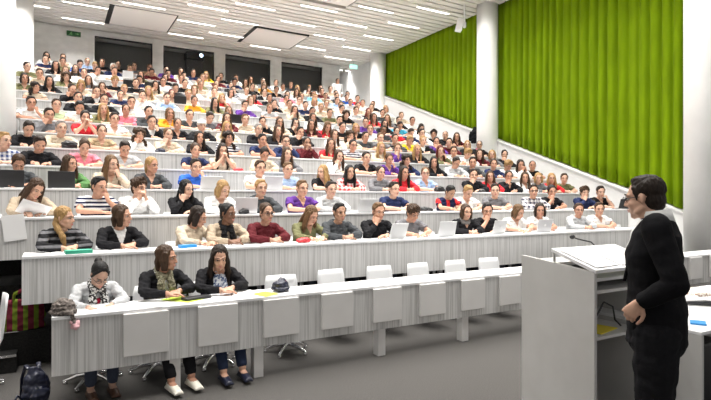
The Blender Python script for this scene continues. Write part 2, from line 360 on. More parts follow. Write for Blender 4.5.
# ------------------------------------------------------------------ hair, in head space
HAIR={}
def hairmesh(st):
    if st in HAIR: return HAIR[st]
    mb=MB(); amp=.004; vx=.0062
    cy=lambda x,z:.012-.095*math.sqrt(max(0,1-(x/.076)**2-((z-.028)/.088)**2))
    P3=lambda x,z,o=.004:(x,cy(x,z)-o,z)
    def cap(g=0,front=0):
        mb.ell((0,.026,.046),(.083+g,.094+g+front,.086+g),None,22,14); mb.ell((0,.052,-.018),(.070+g,.058+g,.075+g))
        for s in (-1,1): mb.tube([(s*.074,-.026,.060),(s*.078,-.018,.020),(s*.078,-.010,-.012)],[.010+g*.6,.008,.005],8)
    if st=='z': mb.ell((0,.020,.036),(.079,.095,.084),None,22,14); mb.ell((0,.05,-.012),(.069,.054,.068)); amp=.001
    elif st=='s':
        cap(); mb.tube([P3(-.055,.078),P3(-.02,.096),P3(.025,.100),P3(.056,.080)],[.010,.014,.015,.011],10); mb.ell((.0,.012,.106),(.062,.072,.026)); amp=.0045
    elif st=='m':
        cap(.008,.002); amp=.013
        for i in range(16):
            a=2*math.pi*i/16; fr=max(0,-math.sin(a)); mb.ell((.075*math.cos(a),.018+.085*math.sin(a)*(1-.35*fr),.065+.045*fr+.02*math.sin(3*a)),(.028,.028,.028))
        for i in range(5): x=-.05+.025*i; mb.ell(P3(x,.080+.008*(i%2)-abs(x)*.3),(.020,.013,.020))
    elif st in 'blvpuk':
        cap(0 if st=='u' else .003)
        if st!='k':  # side-parted front sweeping to both sides
            for s in (-1,1): mb.tube([P3(.018,.108),P3(s*.042,.088),P3(s*.066,.052),(s*.081,-.010,-.004)],[.013,.013,.013,.011],10)
        if st=='b':
            for s in (-1,1): mb.tube([(s*.072,-.005,.05),(s*.084,-.008,-.02),(s*.080,-.018,-.10)],[(.022,.045),(.026,.048),(.020,.036)],12,u=(1,0,0))
            mb.tube([(0,.06,.02),(0,.075,-.04),(0,.066,-.105)],[(.08,.045),(.085,.04),(.075,.03)],14,u=(1,0,0)); amp=.006
        if st in 'lv':
            e=-.30 if st=='l' else -.24
            for s in (-1,1): mb.tube([(s*.070,.0,.05),(s*.086,-.006,-.04),(s*.098,-.022,-.15),(s*.088,-.042,e)],[(.022,.045),(.026,.046),(.030,.040),(.018,.022)],12,u=(1,0,0))
            mb.tube([(0,.06,.02),(0,.082,-.06),(0,.098,-.17),(0,.105,e)],[(.08,.045),(.088,.038),(.10,.032),(.07,.02)],16,u=(1,0,0)); amp=.008 if st=='l' else .012
        if st=='p': mb.tube([(0,.10,.03),(.01,.135,.02),(.02,.14,-.06),(.02,.12,-.15)],[.022,.028,.028,.012],12)
        if st=='u': mb.ell((0,.112,.078),(.040,.038,.040)); amp=.002
        if st=='k':
            mb.v=[];mb.f=[]; mb.ell((0,.014,.052),(.086,.102,.090),None,22,14); mb.ring((0,.008,.040),.084,.016,Matrix.Rotation(R(-10),3,'X'),sy=1.16); mb.ell((0,.055,-.01),(.07,.055,.06)); amp=.003
    elif st=='c':
        cap(.01); rn=random.Random(3); amp=.014
        for i in range(46):
            a=rn.uniform(-.25,math.pi+.25); z=rn.uniform(-.20,.10); r=.085+.02*rn.random()+(.02 if z<-.05 else 0)
            mb.ell((r*math.cos(a),.015+r*math.sin(a)*.95,z),(.032,.032,.034),None,10,7)
        for i in range(8): x=-.06+.017*i; mb.ell(P3(x,.090-abs(x)*.4),(.022,.022,.022),None,10,7)
    elif st=='a':   # long hair gathered over one shoulder
        cap(.004)
        for s in (-1,1): mb.tube([P3(.018,.108),P3(s*.042,.088),P3(s*.066,.052),(s*.081,.0,-.015)],[.014,.014,.013,.013],10)
        mb.tube([(0,.07,.0),(-.04,.07,-.07),(-.085,.02,-.12),(-.10,-.05,-.20),(-.085,-.075,-.31)],[.05,.042,.036,.032,.016],12); amp=.008
    d=lambda p: amp*noise.noise(V((p.x*75,p.y*75,p.z*(14 if st in 'lvabpk' else 45))))
    HAIR[st]=fuse(mb,'hair',M['hair'],vx,2,.5,d); return HAIR[st]
def glasses_mesh():
    if 'gl' in HAIR: return HAIR['gl']
    mb=MB(); rx=Matrix.Rotation(R(90),3,'X')
    for s in (-1,1):
        mb.ring((s*.033,-.097,.0),.022,.0022,rx,sy=.8); mb.tube([(s*.055,-.094,.004),(s*.080,-.06,.006),(s*.082,.02,.004)],[.0022]*3,6)
    mb.tube([(-.011,-.099,.003),(.011,-.099,.003)],[.002,.002],6)
    HAIR['gl']=mb.mesh('glasses',M['dark'],True); return HAIR['gl']
# ------------------------------------------------------------------ colours
HC={'k':(.008,.007,.007),'d':(.020,.012,.008),'b':(.050,.026,.013),'l':(.125,.068,.030),'o':(.33,.20,.08),'r':(.11,.018,.012),'g':(.24,.23,.22),'y':(.75,.72,.66)}
TC={'black':(.012,.012,.014),'white':(.80,.80,.79),'cream':(.56,.47,.36),'grey':(.17,.17,.18),'lgrey':(.46,.47,.48),'dgrey':(.06,.065,.07),'navy':(.02,.03,.085),'blue':(.035,.13,.55),'lblue':(.35,.48,.70),'red':(.60,.03,.04),'maroon':(.10,.015,.02),'pink':(.75,.22,.28),'green':(.10,.22,.08),'lgreen':(.55,.66,.42),'olive':(.16,.16,.08),'purple':(.11,.04,.24),'tan':(.42,.32,.20),'yellow':(.85,.65,.03),'orange':(.75,.33,.03),'teal':(.06,.38,.55),'beige':(.42,.34,.25),'cyan':(.2,.55,.75)}
TN={'lgrey':'light-grey','dgrey':'charcoal','lblue':'light-blue','lgreen':'pale-green','stripe':'navy-and-white striped','kstripe':'charcoal striped','plaidr':'red plaid','plaidb':'blue checked','plaidg':'grey checked','redblue':'navy-and-red','vest':'black-and-white V-neck','jacket':'open black'}
ORD=['','first','second','third','fourth','fifth','sixth','seventh','eighth','ninth','tenth','eleventh','twelfth','thirteenth','fourteenth','fifteenth','sixteenth','seventeenth','eighteenth','nineteenth','twentieth','21st','22nd','23rd','24th','25th','26th','27th']
ROWN=['','front']+ORD[2:18]
ROWN[NROW]='rearmost'
PP={'A':'arms folded on desk','W':'bent over writing','B':'chin propped on hand','C':'cheek resting on hand','D':'hands clasped at mouth','F':'hands in lap'}
SKIN=[(.53,.295,.20),(.57,.335,.235),(.48,.255,.17),(.60,.37,.27)]
DSKIN=(.20,.10,.06)
LECX,LECY=3.5,2.1
PEOPLE=[]
def add_person(k,x,yc,hs,hc,tp,sl,pose,yaw=None,pitch=None,skin=None,scale=1.0,lg='n',glasses=False,turn=None,extra=None,voxel=.0068,label=None,tc=(.03,.035,.05),shoem=None,roll=0):
    phi=math.degrees(math.atan2(LECX-x,yc-LECY))
    fem=hs in 'blvpuca'
    if turn is None: turn=max(-13,min(13,phi*.4+random.uniform(-5,5)))
    rest=phi-turn
    if yaw is None: 
        if pose=='W': yaw=0
        else: yaw=28 if rest>12 else -28 if rest<-16 else 0
    if pitch is None: pitch=30 if pose=='W' else 8 if pose in 'BCD' else 4
    if pose=='D' and abs(yaw)>0: yaw=18 if yaw>0 else -18
    if pose in 'BC' and yaw: yaw=20 if yaw>0 else -20
    sx=scale*(.94 if fem else 1.0)
    o=link('person',body(pose,yaw,pitch,lg,voxel,roll),None,(x,yc,PK(k)+(.78*(1-scale) if k>1 else .03 if scale>.9 else .012)),(0,0,R(turn))); o.scale=(sx,scale,scale)
    sk=skin or random.choice(SKIN); o.color=(*sk,1)
    X=headX(R(yaw),R(pitch),roll=R(roll)); hl=X.to_translation(); he=X.to_euler('XYZ')
    h=link('hair',hairmesh(hs),o,hl,he); h.color=(*HC[hc],1)
    if hs=='k': h.name='beanie'
    var=tp if tp in ('stripe','kstripe','plaidr','plaidb','plaidg','redblue','vest','jacket','flower') else ''
    if not var and not skin and ((fem and random.random()<.65) or (sl=='S' and random.random()<.25)): var='vneck'
    t=link('shirt' if sl=='S' else 'sweater',top(pose,sl,var),o); t.color=(*TC.get(tp,TC['black']),1)
    q=link('trousers',trousers(lg),o); q.color=(*tc,1)
    if k<=2:
        sm=shoem or M['boot']
        for s in (-1,1):
            a=legs_of(lg)[0][2]; link('shoe',shoe(lg,sm),o,(s*abs(a.x),0,0))
    if glasses: link('glasses',glasses_mesh(),o,hl,he)
    if tp in ('dgrey','lgrey') and sl=='L' and not fem:
        if 'hood' not in HAIR:
            mb=MB()
            mb.ring((0,-.095,.985),.085,.026,Matrix.Rotation(R(28),3,'X'),sy=.95); mb.ell((0,.01,.965),(.085,.045,.07))
            HAIR['hood']=fuse(mb,'hood',M['cloth'],.008,3,.5,wrinkle(.01,20))
        hd=link('hood',HAIR['hood'],o); hd.color=t.color
    if extra: extra(o,pose,sl)
    PEOPLE.append((k,x,o,tp,sl,pose,label)); return o
# ------------------------------------------------------------------ scarves
def scarf_parts(o,m,color=None,long=True):
    mb=MB()
    for i,(r,z,tr) in enumerate(((.072,.985,.032),(.068,1.005,.028))): mb.ring((0,-.138,z),r,tr,Matrix.Rotation(R(22+i*8),3,'X')@Matrix.Rotation(R(i*30),3,'Z'))
    if long:
        for s in (-1,1): mb.tube([(s*.04,-.215,.975),(s*.055,-.245,.90),(s*.055,-.245,.82),(s*.05,-.215,.74)],[(.036,.02),(.042,.018),(.044,.017),(.044,.014)],12,u=(1,0,0))
    me=fuse(mb,'scarf',m,.007,2,.5,wrinkle(.012,28)); s=link('scarf',me,o)
    if color: s.color=(*color,1)
# ================================================================== THE HALL
# floor and tiers
mb=MB(); mb.box(-8,16,-6,YK(2)+.36,-.2,0); struct('floor',mb,M['floor'])
mb=MB()
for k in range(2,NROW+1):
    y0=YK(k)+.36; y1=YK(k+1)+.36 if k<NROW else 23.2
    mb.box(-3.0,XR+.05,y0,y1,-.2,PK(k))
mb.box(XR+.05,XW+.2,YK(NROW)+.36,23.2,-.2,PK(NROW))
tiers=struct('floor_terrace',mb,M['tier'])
mb=MB()
i=0; y=YK(2)+.36-.47
while y<YK(NROW)+.3:
    mb.box(XR+.06,XW,y,y+.48,-.1,.17*(i+1)); i+=1; y+=.47
struct('floor_stairs',mb,M['white'])
mb=MB(); mb.box(-2.9,-.32,YK(2)+.14,YK(2)+.36,0,.17)
struct('floor_step',mb,M['tier'])
mb=MB(); mb.box(-2.9,-.32,YK(2)+.13,YK(2)+.155,.15,.176); mb.box(-2.9,-.32,YK(2)+.345,YK(2)+.375,.34,.35); struct('trim_1',mb,M['chrome'])
# walls
def wall_with_holes(x0,x1,z0,z1,y0,y1,holes):
    mb=MB(); xs=[x0]+[v for h in holes for v in h[:2]]+[x1]
    for i in range(0,len(xs),2): mb.box(xs[i],xs[i+1],y0,y1,z0,z1)
    for h in holes: mb.box(h[0],h[1],y0,y1,z0,h[2]); mb.box(h[0],h[1],y0,y1,h[3],z1)
    return mb
WIN=[(1.18,3.05,5.75,7.28),(3.42,5.27,5.75,7.28),(5.69,7.52,5.75,7.28),(7.99,9.84,5.75,7.28)]
struct('wall_back',wall_with_holes(-3.2,10.66,4.5,7.6,YB,YB+.2,WIN),M['backwall'])
mb=MB(); mb.box(10.5,10.66,YB+.2,23.2,4.5,7.6); mb.box(10.5,XW+.4,23.0,23.2,4.5,7.6); struct('wall_alcove',mb,M['backwall'])
mb=MB(); mb.box(-3.2,10.5,21.4,21.5,5,7.6); mb.box(-3.2,10.5,YB+.2,21.4,5.2,5.4); struct('wall_booth',mb,M['booth'])
for i,h in enumerate(WIN):
    r=empty('window_%d'%(i+1),((h[0]+h[1])/2,YB+.1,h[2])); r['kind']='structure'
    w=(h[1]-h[0])/2; H=h[3]-h[2]; mb=MB()
    mb.box(-w,w,-.03,.03,0,.04); mb.box(-w,w,-.03,.03,H-.04,H); mb.box(-w,-w+.04,-.03,.03,.04,H-.04); mb.box(w-.04,w,-.03,.03,.04,H-.04)
    obj('window_frame',mb,M['dark'],r); mb=MB(); mb.box(-w+.04,w-.04,-.004,.004,.04,H-.04); obj('window_pane',mb,M['glasspane'],r)
# right side wall and parapet
mb=MB(); mb.box(XW+.16,XW+.36,-3,23.2,-.2,7.6); mb.box(XW,XW+.14,17.75,23.0,4.8,7.6); struct('wall_right',mb,M['white'])
ZP=lambda y: 1.34+.383*(y-6.02)
mb=MB(); ya,yb=3.4,18.0
P=[(ya,-.2),(ya,ZP(ya)),(yb,ZP(yb)),(yb,4.6)]
P=[(ya,-.2),(ya,ZP(ya)),(yb,ZP(yb)),(yb,-.2)]
mb.add([V((x,y,z)) for x in (XW-.18,XW-.02) for y,z in P],[(0,1,2,3),(7,6,5,4),(0,4,5,1),(1,5,6,2),(2,6,7,3),(3,7,4,0)])
struct('wall_parapet',mb,M['white'])
mb=MB(); P=[(ya,ZP(ya)),(ya,ZP(ya)+.035),(yb,ZP(yb)+.035),(yb,ZP(yb))]
mb.add([V((x,y,z)) for x in (XW-.21,XW+.01) for y,z in P],[(0,1,2,3),(7,6,5,4),(0,4,5,1),(1,5,6,2),(2,6,7,3),(3,7,4,0)])
struct('trim_2',mb,M['desk'])
mb=MB(); mb.box(-3.2,-3.0,-3,YB,-.2,7.6); struct('wall_left',mb,M['white'])
# columns
for n,(x,y,z) in enumerate([(11.2,5.66,0),(11.2,11.64,0),(11.2,17.75,0),(-.93,11.5,0),(-.83,17.55,0)]):
    mb=MB(); mb.tube([(x,y,z),(x,y,7.6)],[.31,.31],40,flat=True); o=struct('column_%d'%(n+1),mb,M['column'],True)
    for p in o.data.polygons:
        if abs(p.normal.z)>.9: p.use_smooth=False
# ceiling
HATCH=[(1.55,3.35,17.2,19.0),(5.92,7.8,17.05,18.8),(5.7,7.6,12.0,13.8)]
mb=MB(); mb.box(-3.2,XW+.4,-3,23.2,7.6,7.75); struct('ceiling',mb,M['slab'])
mb=MB(); y=-2.8
while y<23:
    segs=[(-3.0,XW-.06)]
    for a,b,c,d in HATCH:
        if c-.2<y<d+.02: segs=[t for s in segs for t in ([(s[0],a-.14),(b+.05,s[1])] if s[0]<a<s[1] else [s])]
    for a,b in segs: mb.box(a,b,y,y+.225,CEIL,CEIL+.13)
    y+=.285
struct('ceiling_slats',mb,M['slat'])
for i,(a,b,c,d) in enumerate(HATCH):
    r=empty('ceiling_hatch',((a+b)/2,(c+d)/2,CEIL)); tag(r,['square ceiling hatch above the projection window beside the dark exit sign','square ceiling hatch above the third projection window','square ceiling hatch over the middle desk rows'][i],'ceiling hatch','square ceiling hatches')
    w,h=(b-a)/2,(d-c)/2; mb=MB(); mb.box(-w,w,-h,h,.0,.03); obj('hatch_plate',mb,M['hatch'],r)
    mb=MB(); q=.045
    mb.box(-w-.13,-w,-h-q,h+q,.0,.15); mb.box(w,w+q,-h-q,h+q,.02,.15); mb.box(-w,w,-h-q,-h,.02,.15); mb.box(-w,w,h,h+q,.02,.15); obj('hatch_gap',mb,M['black'],r)  # solid black strips stand in for the shaded recess gap around the plate
# ceiling strip lights
ORD_=['','first','second','third','fourth','fifth','sixth','seventh','eighth','ninth','tenth','eleventh','twelfth','thirteenth']
cx=[-1.35,.2,1.72,3.42,4.63,6.35,7.88,9.44]
lamp0=None; SP=[]
for c,x in enumerate(cx):
    cc=c-1; y=17.5-.795*cc
    while y>1.0: y-=1.555
    while y<19.3:
        y+=1.555
        if y>19.3: break
        if y<2.4 : continue  # pattern carried forward out of view, strips added to light the front
        if any(a-.3<x+.6<b+.3 and q-.1<y<d+.1 for a,b,q,d in HATCH): continue
        SP.append((x+.6,y,1))
SP.append((11.0,20.6,0)); 
for x,y,f in SP:
    if lamp0 is None:
        lamp0=empty('ceiling_light'); mb=MB(); mb.box(-.6,.6,-.055,.055,-.004,.03); obj('diffuser',mb,M['lamp'],lamp0)
        mb=MB(); mb.box(-.62,.62,-.07,-.057,-.008,.05); mb.box(-.62,.62,.057,.07,-.008,.05); obj('housing',mb,M['slat'],lamp0); o=lamp0
    else: o=copy_tree(lamp0)
    o.location=(x,y,CEIL-.012)
    line=sorted({q[0] for q in SP if q[2]},reverse=True); nb=sorted([q[1] for q in SP if q[0]==x],reverse=True).index(y)+1
    tag(o,f'white strip light, {ORD_[nb]} from the back wall in {ORD_[line.index(x)+1]} line from curtain' if f else 'white strip light in the corridor ceiling beyond the far column','ceiling light','strip lights in the ceiling')
    if f:
        ld=bpy.data.lights.new('strip','AREA'); ld.shape='RECTANGLE'; ld.size=1.2; ld.size_y=.11; ld.energy=15.5; ld.spread=R(104); ld.color=(1,.965,.92)
        lo=bpy.data.objects.new('strip_lamp',ld); COL.objects.link(lo); lo.parent=o; lo.location=(0,0,-.02)
# projector behind the second window
r=empty('projector',(4.62,20.45,6.98)); tag(r,'dark projector with glowing lens behind the second projection window','projector')
mb=MB(); mb.box(-.34,.34,-.2,.25,0,.26); obj('body',mb,M['dark'],r,bevel=.03); mb=MB(); mb.tube([(.2,-.2,.15),(.2,-.27,.15)],[.085,.085],20,flat=True); obj('lens_barrel',mb,M['dark'],r)
mb=MB(); mb.ell((.2,-.272,.15),(.062,.02,.062)); obj('lens',mb,M['beam'],r,True); mb=MB(); mb.box(-.3,.3,-.1,.2,-1.57,-.005); obj('stand',mb,M['dark'],r)
# exit signs
def exit_sign(loc,label,m,w,h,hang=False):
    r=empty('exit_sign',loc); tag(r,label,'exit sign'); mb=MB(); mb.box(-w/2,w/2,-.025,.025,-h/2,h/2); obj('sign_box',mb,m,r)
    mb=MB(); y=-.028; t=.004; s=h/.16; x=-w*.18
    mb.ell((x+.012*s,y,.045*s),(.013*s,t,.013*s)); mb.tube([(x,y,.028*s),(x-.012*s,y,-.008*s)],[.011*s]*2,8)
    mb.tube([(x-.012*s,y,-.008*s),(x+.02*s,y,-.025*s),(x+.012*s,y,-.055*s)],[.007*s]*3,8); mb.tube([(x-.012*s,y,-.008*s),(x-.03*s,y,-.035*s),(x-.055*s,y,-.036*s)],[.007*s]*3,8)
    mb.tube([(x,y,.026*s),(x+.034*s,y,.008*s)],[.005*s]*2,8); mb.tube([(x,y,.026*s),(x-.032*s,y,.02*s)],[.005*s]*2,8)
    ax=w*.12; mb.box(ax,ax+.07*s,y-t,y+t,-.008*s,.008*s); mb.add([V((ax+.06*s,y,.028*s)),V((ax+.06*s,y,-.028*s)),V((ax+.10*s,y,0)),V((ax+.06*s,y-t,.028*s)),V((ax+.06*s,y-t,-.028*s)),V((ax+.10*s,y-t,0))],[(0,1,2),(3,5,4),(0,3,4,1),(1,4,5,2),(2,5,3,0)])
    obj('pictogram',mb,M['logo'] if hang else M['lgreenpic'],r)
    if hang: mb=MB(); mb.box(-.01,.01,-.01,.01,h/2,.22); obj('hanger',mb,M['chrome'],r)
M['lgreenpic']=mat('pictogram_green',(.25,.6,.2),.5)
exit_sign((.55,YB-.03,7.22),'dark green exit sign on the back wall beside the projection windows',M['exitgreen'],.42,.16)
exit_sign((10.87,19.15,7.24),'pale lit exit sign hanging from the ceiling by the far column',M['exitlit'],.34,.16,True)
# spotlight in the alcove
r=empty('wall_spotlight',(11.1,20.4,7.40)); tag(r,'small ceiling spotlight washing the side wall behind the far column','spotlight')
mb=MB(); mb.tube([(0,0,.05),(0,0,-.09)],[.05,.06],18,flat=True); obj('spot_housing',mb,M['slat'],r,True)
ld=bpy.data.lights.new('spot','SPOT'); ld.energy=70; ld.spot_size=R(62); ld.spot_blend=.6; ld.shadow_soft_size=.05
lo=bpy.data.objects.new('spot_lamp',ld); COL.objects.link(lo); lo.parent=r; lo.location=(0,0,-.11); lo.rotation_euler=(0,R(-16),0)
# curtains
def curtain(y0,y1,label):
    mb=MB(); n=int((y1-y0)/.018); vs=[]; fs=[]; rr=random.Random(int(y0*10)); ph=0; pts=[]
    for i in range(n+1):
        y=y0+(y1-y0)*i/n
        ph+= .018*2*math.pi/(.25+.13*noise.noise(V((y*1.1,3,0))))
        a=.085+.05*noise.noise(V((y*1.7,7,0)))
        pts.append((y,ph,a))
    NZ=14
    for y,ph,a in pts:
        zb=ZP(y)+.06; zt=7.56
        for j in range(NZ+1):
            f=j/NZ; z=zb+(zt-zb)*f
            w=ph+.5*noise.noise(V((y*2,z*.5,1)))*(1-f)
            x=XW+.125-a*2.0*(1-.3*f)*abs(math.sin(w*.5))**.55
            vs.append(V((x,y+.02*math.cos(w)*(1-f),z)))
    for i in range(n):
        for j in range(NZ):
            p=i*(NZ+1)+j; fs.append((p,p+NZ+1,p+NZ+2,p+1))
    mb.add(vs,fs); o=obj('curtain',mb,M['curtain'],None,True); s=o.modifiers.new('t','SOLIDIFY'); s.thickness=.006
    tag(o,label,'curtain','green curtains along the side wall')
curtain(11.66,17.7,'pleated green curtain hanging between the middle and the far white columns')
curtain(4.6,11.64,'pleated green curtain between the lecturer and the middle white column')
# hanging loudspeaker on the ceiling pole
sx,sy=on_Y(459,12.0),12.0; sd=sy/ray(459)[1]; zz=lambda py: CAMZ-(py-200)*sd/FPX
r=empty('hanging_speaker',(sx,sy,zz(25))); tag(r,'white box loudspeaker hanging on a pole below the ceiling slats','loudspeaker')
T=Matrix.Rotation(R(-30),4,'Z')@Matrix.Rotation(R(12),4,'Y')
mb=MB(); mb.box(-.09,.09,-.1,.1,-.19,.19,T); obj('cabinet',mb,M['column'],r,bevel=.015)
ph=sd/FPX*5
mb=MB(); mb.tube([(ph*CA,-ph*SA,-.05),(ph*CA,-ph*SA,CEIL-zz(25)+.1)],[.028,.028],12); obj('pole',mb,M['column'],r,True)
mb=MB(); mb.tube([(0,0,.05),(ph*CA,-ph*SA,.05)],[.03,.03],10); mb.tube([(ph*CA,-ph*SA,-.05),(ph*CA,-ph*SA,.06)],[.05,.05],12); obj('bracket',mb,M['column'],r,True)
# ------------------------------------------------------------------ desk rows
def row_left(k):
    if k==1: return -.022
    if k==2: return -.27
    y=YK(k)
    return -.55 if 10.4<y+.45<12.3 or y>16.5 else -1.6
for k in range(1,NROW+1):
    x0,x1=row_left(k),XR; y,z=YK(k),ZK(k); r=empty('lecture_desk',(x0,y,PK(k)))
    tag(r,'front desk row with square grey flaps on its grooved panel' if k==1 else f'long white-topped desk with grooved panel, {ROWN[k]} row from the floor','desk','long desk rows')
    zl=z-PK(k); W=x1-x0; mb=MB(); mb.box(0,W,-.012,.40,zl-.028,zl); obj('desktop',mb,M['desk'],r,bevel=.004)
    b=zl-.46; mb=MB(); mb.box(.02,W-.02,0,.022,b,zl-.028); o=obj('front_panel',mb,M['panel'],r)
    mb=MB(); mb.box(0,.022,0,.38,b,zl-.028); obj('end_panel',mb,M['flap'],r); mb=MB(); mb.box(W-.022,W,0,.38,b,zl-.028); obj('end_panel',mb,M['flap'],r)
    if k==1:
        for px in (.92,1.67,3.03,4.19,5.3,6.5,7.7,8.9,10.1):
            mb=MB(); mb.box(px-.045,px+.045,.03,.13,0,b+.1); obj('leg',mb,M['flap'],r)
        fx=.68
        while fx<10.3:
            mb=MB(); mb.box(fx-.176,fx+.176,-.035,-.002,.372,.722); obj('flap',mb,M['flap'],r,bevel=.006); fx+=.597
    else:
        px=.5
        while px<W:
            mb=MB(); mb.box(px-.03,px+.03,.362,.40,0,zl-.028); obj('leg',mb,M['flap'],r); px+=2.4
# ------------------------------------------------------------------ chairs
def shell_mb():
    mb=MB(); n=14; prof=[]
    for i in range(n+1):
        t=i/n
        if t<.5: q=t/.5; prof.append((-.22+.40*q,.362-.012*math.sin(math.pi*q)))
        elif t<.62: q=(t-.5)/.12; a=q*R(80); prof.append((.18+.05*math.sin(a),.362+.05*(1-math.cos(a))))
        else: q=(t-.62)/.38; prof.append((.232+.045*q,.407+.392*q))
    vs=[];fs=[]; m=8
    for side in (0,1):
        for i,(y,z) in enumerate(prof):
            w=.20-.012*(i/n)
            for j in range(m+1):
                u=-1+2*j/m; ww=w
                if i in (0,n): ww=w*.9
                vs.append(V((u*ww,y+(.014 if i>8 else 0)*(side)-(.0 if i<=8 else .02*(1-u*u)*-1),z+(.0 if side==0 else -.014 if i<=8 else 0)+(.012*u*u if i<8 else 0))))
    N1=(n+1)*(m+1)
    for i in range(n):
        for j in range(m):
            a=i*(m+1)+j; fs.append((a,a+1,a+m+2,a+m+1)); b=a+N1; fs.append((b,b+m+1,b+m+2,b+1))
    for i in range(n):
        for j in (0,m):
            a=i*(m+1)+j; fs.append((a,a+m+1,a+m+1+N1,a+N1))
    for j in range(m):
        for i in (0,n):
            a=i*(m+1)+j; fs.append((a,a+1,a+1+N1,a+N1))
    mb.add(vs,fs); return mb
def base_mbs():
    p=MB(); p.tube([(0,.02,.345),(0,.02,.09)],[.026,.026],14); p.box(-.09,.09,-.07,.11,.325,.343); legs=[]
    for i in range(5):
        a=2*math.pi*i/5+.3; l=MB(); l.tube([(0,.02,.095),(.14*math.cos(a),.02+.14*math.sin(a),.075),(.25*math.cos(a),.02+.25*math.sin(a),.03)],[.024,.020,.014],10); l.tube([(.24*math.cos(a),.02+.24*math.sin(a),.0),(.24*math.cos(a),.02+.24*math.sin(a),.03)],[.02,.018],10,flat=True); legs.append(l)
    return p,legs
chair0=empty('chair'); obj('seat_shell',shell_mb(),M['chair'],chair0,True); p,ls=base_mbs(); obj('post',p,M['chrome'],chair0,True)
for l in ls: obj('leg',l,M['chrome'],chair0,True)
used=[False]
def chair(x,y,z,rz,label,group):
    o=chair0 if not used[0] else copy_tree(chair0); used[0]=True
    o.location=(x,y,z); o.rotation_euler=(0,0,rz); tag(o,label,'chair',group); return o
mb=shell_mb(); ns=len(mb.f)
mb.tube([(0,.02,.345),(0,.02,.0)],[.03,.05],10)
me=mb.mesh('chair_fixed',[M['chair'],M['chrome']],True)
for i,p in enumerate(me.polygons):
    if i>=ns: p.material_index=1
def chair_far(x,y,z,rz,label,group):
    o=link('chair',me,None,(x,y,z),(0,0,rz)); return tag(o,label,'chair',group)
# ================================================================== THE AUDIENCE
# one line per person: image column, image row of the face, hair style+colour, top, sleeve, pose
R2='''58 222 ao kstripe L A|116 217 bb vest L A|189 220 bd cream L W|224 213 uk beige L A|264 212 ub maroon L A|307 216 ll olive L W|339 212 sk dgrey L A|379 210 sl black L B|412 212 mb grey S W|468 214 bb black L A|489 211 sk black S B|518 213 bl white S W|542 211 bd white S A|581 211 sb lgrey L A|601 209 sb white S A'''
R3='''27 196 lb beige L W|94 187 sk stripe S C|135 189 mb white L D|183 191 lk black L B|219 190 bo white L A|260 188 so dgrey L A|301 188 sl purple S A|331 190 sd lgrey L A|394 185 sd navy S A|452 193 sk redblue S W|466 192 so white S W|497 187 sd grey S A|535 190 sd plaidg L A|553 189 pk black S B|586 193 mb navy L B|605 191 sd black S C'''
R4='''15 168 pb dgrey L W|65 166 lb green L A|108 164 ll cream L C|149 166 po dgrey L A|194 167 sd blue S C|259 167 sb white S A|288 170 sl lblue S A|324 176 lo black S A|350 173 lk plaidr L A|381 173 ud grey L A|404 172 ld red L A|426 173 ul lblue S A|475 173 sd black L B|492 178 lb red L A|510 176 ud black L B|529 179 lb white L A|543 180 bo grey L A|560 180 lo red L A|578 180 sb olive S A'''
R5='''2 140 so plaidb S A|33 143 sd black L W|82 148 ub pink S W|123 149 sd lgrey S W|194 151 pb navy S A|222 150 ld cream S D|264 153 pd cream L W|286 154 lb grey L A|338 151 lb white L B|367 158 sd black S A|392 160 pb purple L C|405 161 cd navy L A|435 164 lk black L A|456 161 sd lgrey L W|474 161 sd dgrey L A|495 164 pb navy L A|508 165 mo white L W|526 164 ld white L D|550 166 zd black S A'''
R6='''25 129 sd black L W|58 127 sg cream L A|99 132 ub tan S A|138 138 cb white L B|166 133 ul cream L B|198 139 ld black L A|227 137 cd stripe S A|261 137 sk navy S C|286 139 sb navy L C|307 142 ud maroon L D|331 143 lb red S A|353 143 sd stripe S A|381 148 lo cream L A|398 148 pl purple L B|418 150 lo black L A|441 150 lr olive L C|456 148 sb white S A|474 154 mo white L W|489 155 lb maroon L A|501 156 bo grey L A|519 155 ud black L B'''
R7='''46 114 sd grey L B|83 115 pd red S D|112 116 sd white S A|151 119 sd vest L C|176 124 ub black L A|201 126 ky black L A|227 127 lo cream L A|259 127 sg black L A|276 130 lb black L A|300 127 sd black L B|339 127 lb white L A|346 135 cb cream L B|371 132 sd dgrey S A|380 130 sl grey S A|394 129 sd kstripe L A|409 136 so yellow S W|425 139 so vest L A|437 132 ud purple L B|448 141 sd maroon L A|470 146 bo black L A|486 145 ug black L A'''
R8='''62 104 sd white S C|95 108 sb lgreen S A|122 108 sk white S W|156 114 lo olive L A|175 112 ub pink L A|208 110 sk dgrey L A|215 108 bl orange L A|233 116 sb dgrey S A|252 118 sd grey S W|257 111 lb maroon L A|272 113 sl cream L A|276 124 sd black L C|297 115 lb cream L A|312 111 lk black L B|317 118 lb maroon L A|329 116 ll red L W|352 120 sd black S A|363 117 bo black L A|368 121 sl white L A|385 121 sd dgrey L A|403 125 pd red S A|412 128 sd navy L W|420 125 sd white L A|426 115 md black L A|437 122 zd black S A|457 137 lb maroon L A'''
